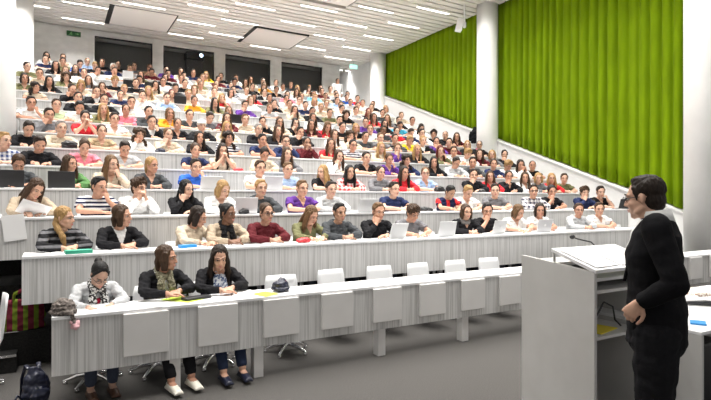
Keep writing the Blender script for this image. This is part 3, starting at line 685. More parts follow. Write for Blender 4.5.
UP='''26 66 sd olive L A|38 72 sb cream L C|22 78 bd olive L A|47 81 lk black L A|34 89 cd cream S A|45 49 lk white L C|53 52 sb cream L B|59 52 lk black L A|65 52 ll white L A|73 53 sb white L A|81 53 sd white L A|90 56 sb black L A|98 53 sd black L A|54 58 sd navy S A|62 61 sk olive L C|69 60 sd blue L W|75 70 lb dgrey L A|82 58 sd black L A|94 65 so black L W|86 66 sl lblue L A|97 72 sd white L B|104 70 sb white S A|104 60 sy navy L A|114 64 sk black L A|65 77 cb olive L A|83 81 lb grey L A|71 87 sd black L B|80 85 bo cream L W|89 90 sd vest L B|101 88 lb maroon L C|114 80 mo black S A|76 97 sd black L A|108 97 sk navy S A
121 61 sl lgrey L A|126 58 sb grey L A|141 62 sl tan S D|151 69 sd maroon L W|158 67 sd purple L A|164 60 sk maroon L B|173 66 sb cream L A|177 65 sl white L A|184 65 sk black L A|190 70 sb navy L A|199 66 lo yellow L A|206 70 sl cream L A|131 82 sb black L A|139 79 sd navy L W|155 84 ld cream L B|164 78 bd black L A|175 86 sd dgrey L W|183 76 sd lgrey L A|148 91 lo cream L A|142 94 sb white L B|123 94 so cream L A|131 99 sd white L B|171 95 lr cream L A|166 96 sb lblue L A|188 93 so cream L A|194 89 bl white L A|193 100 pb orange L A|199 82 sd olive L A|209 101 lk olive L A|204 76 pl cream L A|214 92 sl cream L A|216 86 ub grey L A
221 70 sd black L A|236 69 sb white L D|239 70 lb cream L A|250 74 lb cream L A|260 72 sd grey L A|264 77 ll cream L A|218 79 pd maroon L A|234 81 sk navy L W|276 78 sd white L A|276 72 pd black L A|291 76 sb dgrey L A|286 75 pd white L B|297 79 lo cream L A|303 82 sb white L B|309 83 so lgrey L A|313 77 lb white L A|250 80 bl white L A|252 86 ub black L A|264 85 bl orange L A|265 91 ud vest L A|283 87 sd white L A|294 85 lb cream L B|215 92 sl cream L A|233 91 sb stripe L D|253 98 lk red L W|270 98 sk black L A|287 95 sb pink L A|296 92 lb white L A|302 97 pl lgrey L A|314 94 sk cyan L A|309 91 ul white L A|274 105 sd black L C|290 104 sb cream L A|244 105 sd purple L B|227 87 pb black L A|230 77 bd white L A|243 90 sl white L A
318 85 lb white L A|322 80 sd maroon L A|328 86 sb cream L A|337 86 sb dgrey L A|345 87 sd white L B|358 93 sb cream L A|353 95 sd white L A|336 94 sd lgrey L A|347 98 sd blue L C|358 98 sk red S A|366 95 sd purple L A|372 99 sd white L A|309 92 lb cream L B|323 97 sb beige L A|337 101 sd lblue L A|341 107 sl white L A|351 103 sb lgrey L A|363 103 sd white L A|376 105 sd black L A|385 104 lk black L A|397 103 sd navy L A|392 109 bo white L A|383 111 sd dgrey L A|403 109 lb cream L A|408 117 sl cream L A|400 112 sd teal S W|369 112 lr black L A|347 114 cb black L A|312 111 sd black L B|321 108 so cream L A|330 113 sb olive L A|413 106 sd white L A|327 104 pl beige L A|306 104 sd navy L A|318 102 bo white L A|388 118 ll grey L A|374 117 lb red L A|393 121 sd black L A|356 110 sb lgrey L A'''
HEADY=.43
def parse(s): 
    for e in s.replace('\n','|').split('|'):
        t=e.split(); yield float(t[0]),float(t[1]),t[2][0],t[2][1],t[3],t[4],t[5]
def head_px(k,px,h=1.13):
    Y=YK(k)+HEADY; d=Y/ray(px)[1]; return 200+FPX*(CAMZ-PK(k)-h)/d
ROWS={k:[] for k in range(1,NROW+1)}
for k,sx in ((2,R2),(3,R3),(4,R4),(5,R5),(6,R6),(7,R7),(8,R8)):
    for e in parse(sx): ROWS[k].append(e)
for e in parse(UP):
    k=min(range(7,NROW+1),key=lambda k:abs(head_px(k,e[0])-e[1])); ROWS[k].append(e)
# seat everybody; a seat needs .44 m, so who does not fit moves to the neighbouring row
seats={k:[] for k in ROWS}
def fits(k,x): return row_left(k)+.25<=x<=XR-.25 and all(abs(x-q[0])>=.43 for q in seats[k])
def px_x(k,px): return on_Y(px,YK(k)+HEADY)
for k in range(2,9):
    for e in ROWS[k]:
        x=px_x(k,e[0]); x=min(max(x,row_left(k)+.26),XR-.27); seats[k].append((x,e))
    if True:
        q=sorted(seats[k],key=lambda s:s[0])
        for it in range(30):
            for i in range(len(q)-1):
                g=.44-(q[i+1][0]-q[i][0])
                if g>0: q[i]=(q[i][0]-g/2,q[i][1]); q[i+1]=(q[i+1][0]+g/2,q[i+1][1])
        xs=[min(max(x,row_left(k)+.24),XR-.24) for x,e in q]
        for i in range(len(xs)-2,-1,-1): xs[i]=min(xs[i],xs[i+1]-.43)
        seats[k]=[(x,e[1]) for x,e in zip(xs,q)]
for k in range(7,NROW+1):
    for e in ROWS[k]:
        if k<=8 and any(s[1] is e for s in seats[k]): continue
        done=False
        for kk in sorted(range(8,NROW+1),key=lambda q:abs(head_px(q,e[0])-e[1])):
            for dx in (0,.12,-.12,.25,-.25):
                x=px_x(kk,e[0])+dx
                if fits(kk,x): seats[kk].append((x,e)); done=True; break
            if done: break
def sc_extra(m,c=None,long=True):
    return lambda o,p,s: scarf_parts(o,m,c,long)
rf=random.Random(21); room=294-sum(len(v) for v in seats.values())
gaps=[]
for k in range(9,NROW+1):
    xs=[row_left(k)]+sorted(q[0] for q in seats[k])+[XR]
    for a,b in zip(xs,xs[1:]):
        if b-a>1.0 and a>1.5: gaps.append((b-a,k,(a+b)/2))
gaps.sort(reverse=True)
for g,k,x in gaps[:max(0,room)]:
    x+=rf.uniform(-.06,.06)
    px=355+FPX*((x*CA-(YK(k)+HEADY)*SA)/(x*SA+(YK(k)+HEADY)*CA))
    seats[k].append((x,(px,head_px(k,px),rf.choice('ssslbpllm'),rf.choice('kddbblo'),rf.choice(['white','black','navy','grey','cream','lgrey','maroon','olive','red','white']),rf.choice('SL'),rf.choice('AAABCW'))))
EXTRA={(2,224):dict(skin=DSKIN,extra=sc_extra(M['cloth'],(.012,.012,.013)),label='person in beige knit cardigan and black scarf, chin up, in second desk row'),
 (2,468):dict(extra=sc_extra(M['cloth'],(.20,.19,.18),False),label='person in black sweater and grey scarf beside silver laptop, second row'),
 (2,264):dict(glasses=True,skin=(.42,.24,.16)),(2,339):dict(skin=(.40,.23,.15)),(4,350):dict(extra=sc_extra(M['cloth'],(.015,.015,.015),False),skin=(.48,.29,.2)),
 (6,307):dict(skin=(.36,.2,.13)),(3,452):dict(skin=(.45,.27,.18)),(4,426):dict(glasses=True),(6,286):dict(glasses=True),(6,353):dict(glasses=True),(7,486):dict(glasses=True,extra=sc_extra(M['cloth'],(.6,.2,.3),False)),
 (3,535):dict(glasses=True),(2,58):dict(yaw=45,label='person in charcoal striped sweater looking sideways at the start of second row'),(2,116):dict(yaw=45),(2,189):dict(turn=27,yaw=28,pitch=22,label='person in cream sweater leaning sideways over the second row desk'),
 (4,324):dict(turn=0,yaw=-70,pitch=6),(3,219):dict(pitch=22,yaw=20),(3,27):dict(pitch=30,yaw=12,roll=14),(2,307):dict(pitch=26,yaw=12),(2,518):dict(pitch=24,yaw=20),(8,385):dict(skin=DSKIN)}
for k in sorted(seats):
    for x,e in sorted(seats[k],key=lambda s:s[0]):
        px,py,hs,hc,tp,sl,pose=e
        d=(YK(k)+HEADY)/ray(px)[1]; z=CAMZ-(py-200)*d/FPX; s=(z-PK(k))/1.13; s=min(max(s,.95),1.03)
        if pose=='W': s=max(s,.97)
        add_person(k,x,YK(k)+.62,hs,hc,tp,sl,pose,scale=s,**EXTRA.get((k,int(px)),{}))
# front row
def w1x(o,p,s):
    scarf_parts(o,M['scarfkw']); mb=MB(); mb.tube([(0,-.222,.86),(0,-.205,.74),(0,-.18,.66)],[(.07,.02),(.08,.02),(.08,.02)],12,u=(1,0,0)); r=link('blouse',fuse(mb,'blouse',M['cloth'],.008,2),o); r.color=(.45,.02,.05,1)
def w2x(o,p,s):
    scarf_parts(o,M['olivescarf'])
def w3x(o,p,s):
    mb=MB(); mb.tube([(0,-.16,.985),(0,-.205,.92),(0,-.228,.85),(0,-.215,.74),(0,-.19,.62)],[(.05,.03),(.075,.03),(.085,.025),(.085,.022),(.085,.02)],14,u=(1,0,0)); link('blouse',fuse(mb,'blouse',M['flower'],.008,2,.5,wrinkle(.008,22)),o)
YP=YK(1)+.62
add_person(1,on_Y(95,YP-.2),YP,'u','k','lgrey','L','W',yaw=8,pitch=38,scale=.895,lg='n',glasses=True,turn=6,extra=w1x,voxel=.006,label='person in grey cardigan with black-and-white scarf looking down at front desk',shoem=M['boot'],tc=(.05,.06,.09),skin=(.50,.31,.23))
add_person(1,on_Y(161,YP-.2),YP,'b','b','jacket','L','A',yaw=48,pitch=4,scale=.95,lg='f',turn=10,extra=w2x,voxel=.006,label='person in black jacket and olive scarf looking sideways at the front desk',shoem=M['redlight'],tc=(.012,.012,.014))
add_person(1,on_Y(219,YP-.2),YP,'l','d','black','L','A',yaw=-10,pitch=16,scale=.94,lg='f',turn=2,extra=w3x,voxel=.006,label='person in black jacket over blue flowered blouse reading at the front desk',shoem=M['navybag'],tc=(.025,.035,.07))
ped0=empty('chair'); obj('seat_shell',shell_mb(),M['chair'],ped0,True)
mb=MB(); mb.tube([(0,.1,.345),(0,.1,.0)],[.03,.045],12); obj('pedestal',mb,M['chrome'],ped0,True); uped=[False]
def chair_ped(x,y,z,rz,label,group):
    o=ped0 if not uped[0] else copy_tree(ped0); uped[0]=True
    o.location=(x,y,z); o.rotation_euler=(0,0,rz); return tag(o,label,'chair',group)
# labels
cnt={}
for k in range(1,NROW+1):
    q=sorted([p for p in PEOPLE if p[0]==k],key=lambda p:-p[1])
    for i,(kk,x,o,tp,sl,pose,lab) in enumerate(q):
        col=TN.get(tp,tp); gar='T-shirt' if sl=='S' else 'shirt' if 'plaid' in tp else 'jacket' if tp=='jacket' else 'sweater'
        tag(o,lab or f'person in {col} {gar}, {PP[pose]}, {ORD[i+1]} from the curtain in {ROWN[k]} row','person',f'people seated in the {ROWN[k]} row')
        if lab is None: o['label']=f'person in {col} {gar}, {PP[pose]}, {ORD[i+1]} from curtain in {ROWN[k]} row'
        cx,cy=o.location.x,YK(k)+.62
        who=f'{ORD[i+1]} person from curtain in {ROWN[k]} row'
        ch=(chair if k==1 else chair_far)(cx,cy,PK(k),0,f'white shell chair carrying the {who}',f'occupied chairs in the {ROWN[k]} row')
        if k==1 and o.scale[2]<.9: ch.scale=(1,1,.90)
# ================================================================== THE LECTURER
def standing(H=1.0,yaw=0,pitch=0,voxel=.0062):
    mb=MB(); piv=V((0,-.028,1.543)); X=headX(R(yaw),R(pitch),piv)
    tor=[((0,0,.90),(.165,.125)),((0,0,1.02),(.170,.125)),((0,-.01,1.15),(.150,.112)),((0,-.015,1.32),(.172,.12)),((0,0,1.42),(.160,.10)),((0,.0,1.49),(.085,.07))]
    mb.tube([V(p) for p,r in tor],[r for p,r in tor],20,u=(1,0,0)); mb.tube([V((0,0,1.47)),piv,X@V((0,.016,-.05))],[.066,.058,.056],16); head_parts(mb,X)
    arms=[(V((-.205,0,1.475)),V((-.25,.03,1.15)),V((-.255,-.07,.91)),V((0,-.25,-1)),V((1,0,0)),1,.4),(V((.205,0,1.475)),V((.285,.09,1.195)),V((.205,-.075,1.075)),V((-.25,-.6,-.75)),V((-1,.2,0)),1,.5)]
    legs=[(V((s*.095,0,.90)),V((s*.105,-.01,.50)),V((s*.12,.02,.085)),s) for s in (-1,1)]
    for s,e,w,d,pn,side,curl in arms:
        mb.tube([s+V((-s.x*.5,0,.01)),s],[.065,.06]); mb.tube([s,s.lerp(e,.5),e],[.056,.050,.043]); mb.tube([e,e.lerp(w,.35),w],[.043,.042,.028]); hand(mb,w,d,pn,side,curl,1.05)
    for h,k,a,s in legs:
        mb.tube([h,h.lerp(k,.5),k],[.09,.08,.06]); mb.tube([k,k.lerp(a,.35),a],[.058,.058,.04]); mb.tube([a+V((0,.02,-.035)),a+V((0,-.06,-.045)),a+V((0,-.16,-.06))],[(.034,.034),(.038,.03),(.034,.016)],12,u=(1,0,0))
    return finish_body(mb,X,'standing_body',voxel),tor,arms,legs,X
def jacket_mesh(tor,arms):
    g=.026; mb=MB(); pts=[(V(p),(r[0]+g,r[1]+g)) for p,r in tor]; pts[0]=(V((0,0,.82)),(.200,.155)); pts[-2]=(V((0,0,1.44)),(.195,.125)); pts[-1]=(V((0,.005,1.525)),(.100,.084))
    mb.tube([p for p,r in pts],[r for p,r in pts],24,u=(1,0,0),flat=True)
    for s,e,w,d,pn,side,curl in arms:
        mb.tube([s+V((-s.x*.5,0,.012)),s+V((0,0,.008))],[.074,.076]); mb.tube([s,s.lerp(e,.5),e],[.076,.068,.062]); q=e.lerp(w,.95); mb.tube([e,e.lerp(w,.4),q],[.062,.057,.046],14,flat=True); mb.ell(e,(.062,.062,.062))
    me=fuse(mb,'jacket',[M['cloth'],M['wht']],.007,4,.5,wrinkle(.006,9)); 
    if len(me.materials)<2: me.materials.append(M['wht'])
    vzone(me,1,1.52,1.24,.055); return me
def pants(legs,z=.93):
    mb=MB(); mb.tube([(0,0,.84),(0,0,1.0)],[(.19,.15),(.18,.14)],20,u=(1,0,0))
    for h,k,a,s in legs: mb.tube([h,h.lerp(k,.5),k],[.122,.112,.094]); mb.tube([k,k.lerp(a,.9)],[.094,.086]); mb.ell(k,(.082,.082,.082))
    return fuse(mb,'pants',M['cloth'],.008,3,.5,wrinkle(.008,10))
def standing_person(loc,rz,label,hs,hc,yaw,pitch,coat,glasses=False,scale=1,skin=SKIN[0],jk=True):
    me,tor,arms,legs,X=standing(1,yaw,pitch); o=link('person',me,None,loc,(0,0,rz)); o.color=(*skin,1); o.scale=(scale,)*3
    h=link('hair',hairmesh(hs),o,X.to_translation(),X.to_euler('XYZ')); h.color=(*HC[hc],1)
    j=link('jacket' if jk else 'sweater',jacket_mesh(tor,arms),o); j.color=(*coat,1)
    q=link('trousers',pants(legs),o); q.color=(.010,.010,.012,1)
    if jk:
        mb=MB(); mb.tube([(0,.010,1.49),(0,.0,1.572)],[(.094,.086),(.076,.074)],20,u=(1,0,0),flat=True); c=link('shirt_collar',mb.mesh('shirt_collar',M['wht'],True),o)
        mb=MB()
        for s in (-1,1): mb.tube([(s*.075,.045,1.50),(s*.088,-.03,1.475),(s*.085,-.115,1.38),(s*.03,-.160,1.17)],[(.022,.012),(.026,.012),(.032,.011),(.012,.010)],10)
        l=link('lapels',fuse(mb,'lapels',M['cloth'],.006,2),o); l.color=(*coat,1)
    for s in (-1,1):
        a=legs[0][2]; mb=MB(); b=V((0,a.y,.085)); mb.tube([b+V((0,.045,-.052)),b+V((0,0,-.05)),b+V((0,-.08,-.055)),b+V((0,-.17,-.066))],[(.036,.034),(.041,.036),(.043,.031),(.036,.02)],14,u=(1,0,0)); mb.box(-.042,.042,a.y-.19,a.y+.07,0,.02)
        link('shoe',fuse(mb,'dress_shoe',M['dark'],.007,3),o,(s*abs(a.x),0,0))
    if glasses: link('glasses',glasses_mesh(),o,X.to_translation(),X.to_euler('XYZ'))
    return tag(o,label,'person')
standing_person((2.995,1.755,0),math.atan2(-.50,-.866),'person in black suit and glasses standing behind the lectern, hand on hip','s','d',-20,7,(.006,.006,.0075),True,1.012,(.66,.40,.29))
standing_person((on_Y(336.6,19.72),19.72,PK(NROW)),0,'person in white top standing against the back wall by the corridor corner','s','b',0,4,(.78,.78,.76),False,.96,jk=False)
# ------------------------------------------------------------------ lectern
LX,LY=3.28,2.36
r=empty('lectern',(LX,LY,0)); tag(r,'white lectern with solid side panel, sloped paper-covered top and open shelves','lectern')
W_,D_=.78,.66
mb=MB(); mb.add([V((x,y,z)) for x in (0,.028) for y,z in ((0,0),(0,1.145),(D_,1.205),(D_,0))],[(0,1,2,3),(7,6,5,4),(0,4,5,1),(1,5,6,2),(2,6,7,3),(3,7,4,0)]); obj('side_panel',mb,M['lectern'],r)
mb=MB(); mb.add([V((x,y,z)) for x in (W_-.028,W_) for y,z in ((0,0),(0,1.145),(D_,1.205),(D_,0))],[(0,1,2,3),(7,6,5,4),(0,4,5,1),(1,5,6,2),(2,6,7,3),(3,7,4,0)]); obj('side_panel',mb,M['lectern'],r)
mb=MB(); mb.box(.028,W_-.028,D_-.03,D_-.005,.05,1.165); obj('front_panel',mb,M['lectern'],r)
mb=MB(); mb.box(.028,W_-.028,.36,D_-.03,1.145,1.17); obj('top_board',mb,M['lectern'],r)
for z,y0 in ((1.075,.0),(.985,.01),(.66,.0)):
    mb=MB(); mb.box(.028,W_-.028,y0,D_-.03,z,z+.022); obj('shelf',mb,M['lectern'],r)
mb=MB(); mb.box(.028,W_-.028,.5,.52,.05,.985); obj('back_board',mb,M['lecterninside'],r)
mb=MB(); mb.add([V((x,y,z)) for x in (.0,W_+.0) for y,z in ((-.01,1.135),(-.01,1.158),(.37,1.282),(.37,1.259))],[(0,1,2,3),(7,6,5,4),(0,4,5,1),(1,5,6,2),(2,6,7,3),(3,7,4,0)]); obj('sloped_lid',mb,M['desk'],r)
mb=MB(); 
for x in (.02,W_-.045): mb.box(x,x+.02,.36,.37,1.16,1.262)
obj('lid_support',mb,M['lectern'],r)
sl=math.atan2(.124,.38)
for i,(x,w,lb) in enumerate(((.17,.27,'white script sheet on the lectern lid, at its outer edge'),(.50,.33,'white script sheet on the lectern lid, closer to the lecturer'))):
    mb=MB(); mb.box(-w/2,w/2,-.17,.17,0,.004); o=obj('paper_sheet',mb,M['paper'],None,loc=(LX+x,LY+.18,1.1585+.19*.326+.0035),rot=(sl,0,R(3-4*i))); tag(o,lb,'paper','script sheets on the lectern')
r=empty('microphone',(LX+.60,LY+.42,1.17)); tag(r,'black gooseneck microphone bending out from the lectern top','microphone')
mb=MB(); mb.tube([(0,0,0),(0,0,.02)],[.03,.03],14,flat=True); obj('base',mb,M['dark'],r)
gx=lambda a:(a*-.30,0)
mb=MB(); mb.tube([(0,0,.02),(-.005,0,.10),(-.06,0,.135),(-.22,0,.165),(-.27,.0,.178)],[.006]*5,8); obj('gooseneck',mb,M['dark'],r,True)
mb=MB(); mb.ell((-.29,0,.185),(.026,.019,.019)); obj('microphone_head',mb,M['dark'],r,True)
def tubeobj(name,P,rad,m,label,cat,group=None):
    mb=MB(); mb.tube(P,[rad]*len(P),8); o=obj(name,mb,m,None,True); return tag(o,label,cat,group)
tubeobj('cable',[(LX+.06,LY+.1,.69),(LX+.2,LY+.12,.80),(LX+.32,LY+.15,.88),(LX+.40,LY+.13,.84),(LX+.38,LY+.1,.75),(LX+.48,LY+.12,.69)],.007,M['dark'],'black cable looping inside the open lectern shelf','cable')
tubeobj('cable',[(LX+.10,LY+.14,.02),(LX+.14,LY+.1,.2),(LX+.09,LY+.12,.38),(LX+.2,LY+.2,.5),(LX+.3,LY+.25,.02)],.009,M['dark'],'thick black cable hanging in the lectern bottom','cable')
mb=MB(); mb.box(-.14,.14,-.10,.10,0,.006); tag(obj('folder',mb,M['yellow'],None,loc=(LX+.24,LY+.16,.683),rot=(0,0,R(12))),'yellow folder lying on the lower lectern shelf','folder')
# ------------------------------------------------------------------ side desk
r=empty('side_desk',(3.86,1.95,0)); tag(r,'white work desk beside the lecturer, cluttered with papers','desk')
mb=MB(); mb.box(0,2.2,0,1.05,.715,.74); obj('desktop',mb,M['desk'],r,bevel=.004)
mb=MB(); mb.box(.0,.028,.0,1.05,0,.715); obj('side_panel',mb,M['lectern'],r); mb=MB(); mb.box(2.172,2.2,.0,1.05,0,.715); obj('side_panel',mb,M['lectern'],r); mb=MB(); mb.box(.03,2.17,1.0,1.02,.1,.715); obj('modesty_panel',mb,M['lectern'],r)
mb=MB(); mb.box(.5,.95,.3,.85,.0,.5); mb2=obj('computer_tower',mb,M['dark'],None,loc=(3.86,1.95,0),bevel=.02); tag(mb2,'black computer case on the floor under the side desk','computer')
def desk_item(name,px,py,z,mbf,m,label,cat,rz=0,bevel=0):
    d=FPX*(CAMZ-z)/(py-200); a,b=ray(px); mb=MB(); mbf(mb); o=obj(name,mb,m,None,loc=(d*a,d*b,z),rot=(0,0,rz),bevel=bevel); return tag(o,label,cat)
desk_item('notepad',697.5,323.5,.741,lambda m:m.box(-.06,.06,-.05,.05,0,.012),M['blueit'],'bright blue pad at the corner of the side desk','notepad',R(30))
desk_item('pencil_pouch',705,306,.741,lambda m:m.tube([(-.14,0,.022),(0,0,.026),(.14,0,.022)],[.018,.024,.018]),M['dark'],'long black pouch on the side desk','pouch',R(-40))
desk_item('newspaper',704,293,.741,lambda m:m.box(-.24,.24,-.16,.16,0,.03),M['news'],'printed papers in a pile at the far end of the side desk','newspaper',R(-20))
desk_item('notebook',694,300,.741,lambda m:m.box(-.10,.10,-.14,.14,0,.015),M['silver'],'grey notebook beside the printed papers on the side desk','notebook',R(-30))
desk_item('paper_sheet',702,313,.741,lambda m:m.box(-.15,.15,-.105,.105,0,.004),M['paper'],'white sheet beside the black pouch on the side desk','paper',R(15))
# ------------------------------------------------------------------ front-row chairs and things on the front desk
for i,(px) in enumerate((280,340,387,428.5,465,498)):
    (chair if i==0 else chair_ped)(on_Y(px,5.52),5.30 if i==0 else 5.46,0,R((-6,4,-3,5,0,-4)[i]),f'empty white chair, {ORD[i+1]} along from the front-row people',"empty chairs in the front row")
for i,x in enumerate((8.6,9.3)): chair_ped(x,5.46,0,R(4),f'empty white chair behind the front desk near the wall column, {ORD[i+1]} one','empty chairs in the front row')
chair(-.67,5.62,0,R(-82),'white chair standing alone beside the steps of the platform','chair')
def paper(k,x,y,rz,m,label,group,w=.105,l=.148,h=.003):
    mb=MB(); mb.box(-w,w,-l,l,0,h); return tag(obj('paper_sheet',mb,m,None,loc=(x,y,ZK(k)+.001),rot=(0,0,rz)),label,'paper',group)
G='papers on the front desk'
paper(1,on_Y(112,4.84),4.84,R(15),M['paper'],'white sheet before the person with the printed scarf',G)
paper(1,on_Y(148,4.82),4.80,R(-8),M['paper'],'white sheet before the person with the olive scarf',G)
paper(1,on_Y(183,4.90),4.90,R(35),M['lime'],'lime green folder on the front desk between two people',G,.11,.16)
paper(1,on_Y(222,4.84),4.82,R(10),M['paper'],'white sheet before the person in the flowered blouse',G)
paper(1,on_Y(243,4.86),4.90,R(-12),M['paper'],'slightly lifted white booklet on the front desk',G,.1,.14,.012)
paper(1,on_Y(262,4.86),4.78,R(20),M['yellow'],'yellow sheet beside the blue cap on the front desk',G,.09,.11)
desk_item('phone_case',196,299,.752,lambda m:m.box(-.13,.13,-.05,.05,0,.025),M['dark'],'black wallet on the front desk beside the lime folder','wallet',R(18),.01)
mb=MB(); mb.ell((0,0,.04),(.085,.075,.055)); mb.ell((.02,.03,.075),(.05,.045,.035)); mb.ring((0,0,.015),.08,.014)
tag(link('cap',fuse(mb,'cap',M['navybag'],.006,3,.5,wrinkle(.012,22)),None,(on_Y(281,4.84),4.86,.766)),'crumpled dark blue cap on the front desk by the first empty chair','cap')
r=empty('knit_hat',(.06,4.74,.752)); tag(r,'brown knitted hat lying on the end of the front desk','hat')
mb=MB(); mb.ell((0,0,.055),(.085,.08,.07)); mb.ring((0,0,.02),.078,.018); mb.tube([(.03,-.08,.03),(.06,-.11,-.0),(.07,-.105,-.05)],[.018,.016,.014]); link('crown',fuse(mb,'knit',M['knit'],.006,2,.5,wrinkle(.014,30)),r)
mb=MB(); 
rn=random.Random(5)
for i in range(14): mb.ell((.075+rn.uniform(-.025,.025),-.105+rn.uniform(-.015,.015),-.075+rn.uniform(-.025,.025)),(.016,.014,.016),None,8,6)
link('pompon',fuse(mb,'pompon',M['pink'],.006,1),r)
# striped bag and backpack
r=empty('tote_bag',(-.275,6.30,PK(2)+.0)); tag(r,'green and red striped shopping bag standing on the dark platform','bag')
mb=MB(); mb.tube([(0,0,.0),(0,0,.02),(0,0,.17),(0,0,.30)],[(.17,.08),(.185,.09),(.19,.085),(.18,.055)],20,u=(1,0,0),flat=True); link('bag_body',fuse(mb,'bag_body',M['bagstripe'],.008,3,.5,wrinkle(.02,12)),r)
for s in (-1,1): mb=MB(); mb.tube([(-.09,s*.05,.28),(-.08,s*.055,.36),(0,s*.075,.40),(.07,s*.085,.34),(.08,s*.06,.28)],[(.014,.005)]*5,8); obj('handle',mb,M['bagstripe'],r,True)
r=empty('backpack',(-.13,4.93,0),R(25)); r.scale=(.78,.78,.85); tag(r,'shiny navy backpack slumped on the carpet by the front desk','backpack')
mb=MB(); mb.tube([(0,0,.03),(0,0,.14),(0,.02,.27),(0,.03,.34)],[(.125,.085),(.135,.10),(.115,.08),(.06,.04)],18,u=(1,0,0)); mb.ell((0,-.09,.12),(.09,.045,.085)); link('bag_body',fuse(mb,'backpack',M['navybag'],.008,3,.5,wrinkle(.018,13)),r)
for s in (-1,1): mb=MB(); mb.tube([(s*.05,.05,.35),(s*.06,.09,.38),(s*.08,.13,.25),(s*.09,.12,.06)],[(.022,.006)]*4,8); obj('shoulder_strap',mb,M['navybag'],r,True)
mb=MB(); mb.tube([(-.14,-.02,.10),(-.20,-.06,.16),(-.24,-.05,.08),(-.17,-.03,.03)],[.012]*4,8); obj('strap_loop',mb,M['navybag'],r,True)
# ------------------------------------------------------------------ laptops, papers and cases on the other desks
def laptop(k,px,lidmat,label,tilt=18,rz=0,logo=False,dy=.20):
    x=on_Y(px,YK(k)+dy); r=empty('laptop',(x,YK(k)+dy,ZK(k)+.001),R(180+rz)); tag(r,label,'laptop','laptops on the desks')
    mb=MB(); mb.box(-.155,.155,-.105,.105,0,.016); obj('laptop_base',mb,lidmat,r,bevel=.004)
    T=Matrix.Translation((0,.105,.012))@Matrix.Rotation(R(-tilt),4,'X'); mb=MB(); mb.box(-.155,.155,-.0,.009,0,.215,T); lo=obj('laptop_lid',mb,lidmat,r,bevel=.003)
    if logo:
        mb=MB(); T2=T@Matrix.Translation((0,.0095,.11)); rx=T2.to_3x3()
        for sx in (-1,1): mb.ell(T2@V((sx*.008,0,0)),(.014,.0016,.019),rx,14,8)
        mb.ell(T2@V((.004,0,.026)),(.004,.0016,.008),rx@Matrix.Rotation(R(30),3,'Y'),10,6); obj('logo',mb,M['logo'] if lidmat is not M['chair'] else M['silver'],lo,True)
    return r
laptop(2,492,M['chair'],'white laptop on second desk row before the person with chin on hand',16,8,True)
laptop(2,538,M['silver'],'silver laptop on the second desk row before a white T-shirt',16,-4,True)
laptop(2,391,M['chair'],'white laptop on second desk row beside the black sweater',20,10)
laptop(2,441,M['chair'],'pale laptop lid on second desk row at the unoccupied seat',14,0)
laptop(3,243,M['silver'],'silver laptop on third desk row before the white cardigan',12,0)
laptop(3,362,M['chair'],'pale laptop on third desk row next to the light-grey hoodie',25,0)
laptop(3,621,M['dark'],'black laptop at the curtain end of the third desk row',22,-20)
laptop(4,61,M['dark'],'black laptop on fourth desk row before the green sweater',12,0)
laptop(4,9,M['dark'],'black laptop on fourth desk row by the white side column',10,4)
laptop(4,270,M['chair'],'white laptop on fourth desk row before the white T-shirt',14,0)
laptop(4,208,M['paper'],'pale laptop on fourth desk row next to the blue T-shirt',30,0)
laptop(13,128,M['dark'],'black laptop lid high on the left in the thirteenth desk row'.replace('on the left ',''),10,0)
laptop(13,149,M['dark'],'dark grey laptop lid in the thirteenth desk row',10,0)
laptop(11,179,M['dark'],'black laptop lid in the eleventh desk row',10,0)
laptop(9,234,M['dark'],'black laptop lid in the ninth desk row',10,0)
laptop(15,127,M['chair'],'white laptop lid in the fifteenth desk row',10,0)
def lump(k,px,w,m,label,cat,name,h=.06,dy=.2):
    mb=MB(); mb.ell((0,0,h*.55),(w,.06,h*.6)); mb.ell((w*.4,.01,h*.5),(w*.6,.05,h*.55)); mb.box(-w*.9,w*.9,-.05,.05,0,h*.5)
    o=link(name,fuse(mb,name,m,.007,3,.5,wrinkle(.01,20)),None,(on_Y(px,YK(k)+dy),YK(k)+dy,ZK(k)+.010)); return tag(o,label,cat)
lump(6,69,.12,M['dark'],'black helmet-like bag on sixth desk row before the cream sweater','bag','bag',.11,.05)
lump(4,439,.11,M['dark'],'black bag on fourth desk row beside the light-blue T-shirt','bag','bag',.09,.05)
lump(3,243,.08,M['dark'],'small black pouch on third desk row beside the silver laptop','pouch','pouch',.06,.1)
lump(2,303,.09,M['redit'],'red pencil case on the second desk row before the olive jacket','pencil case','pencil_case',.05,.1)
lump(5,238,.09,M['redit'],'dark red pouch on fifth desk row next to clasped hands','pouch','pouch',.04,.12)
lump(3,424,.16,M['dark'],'flat black bag on third desk row beside navy-and-red shirt','bag','bag',.06)
lump(6,160,.09,M['navybag'],'navy pouch on the sixth desk row','pouch','pouch',.07)
lump(4,481,.07,M['dark'],'black pouch on the fourth desk row before a black sweater','pouch','pouch',.05,.1)
lump(3,517,.10,M['dark'],'black bag on the third desk row beside the grey T-shirt','bag','bag',.07,.06)
def slab(k,px,w,l,h,m,label,cat,name,rz=0,dy=.12):
    mb=MB(); mb.box(-w,w,-l,l,0,h); return tag(obj(name,mb,m,None,loc=(on_Y(px,YK(k)+dy),YK(k)+dy,ZK(k)+.001),rot=(0,0,R(rz)),bevel=.003),label,cat)
slab(2,187,.09,.05,.035,M['blueit'],'bright blue box on the second desk row by the cream sweater','box','pencil_box',8)
slab(2,78,.12,.06,.035,M['greenit'],'green-edged book on the second desk row beside striped sweater','book','book',6,.065)
slab(2,104,.10,.07,.006,M['paper'],'white notepad on second desk row before the black V-neck','notepad','notepad',4)
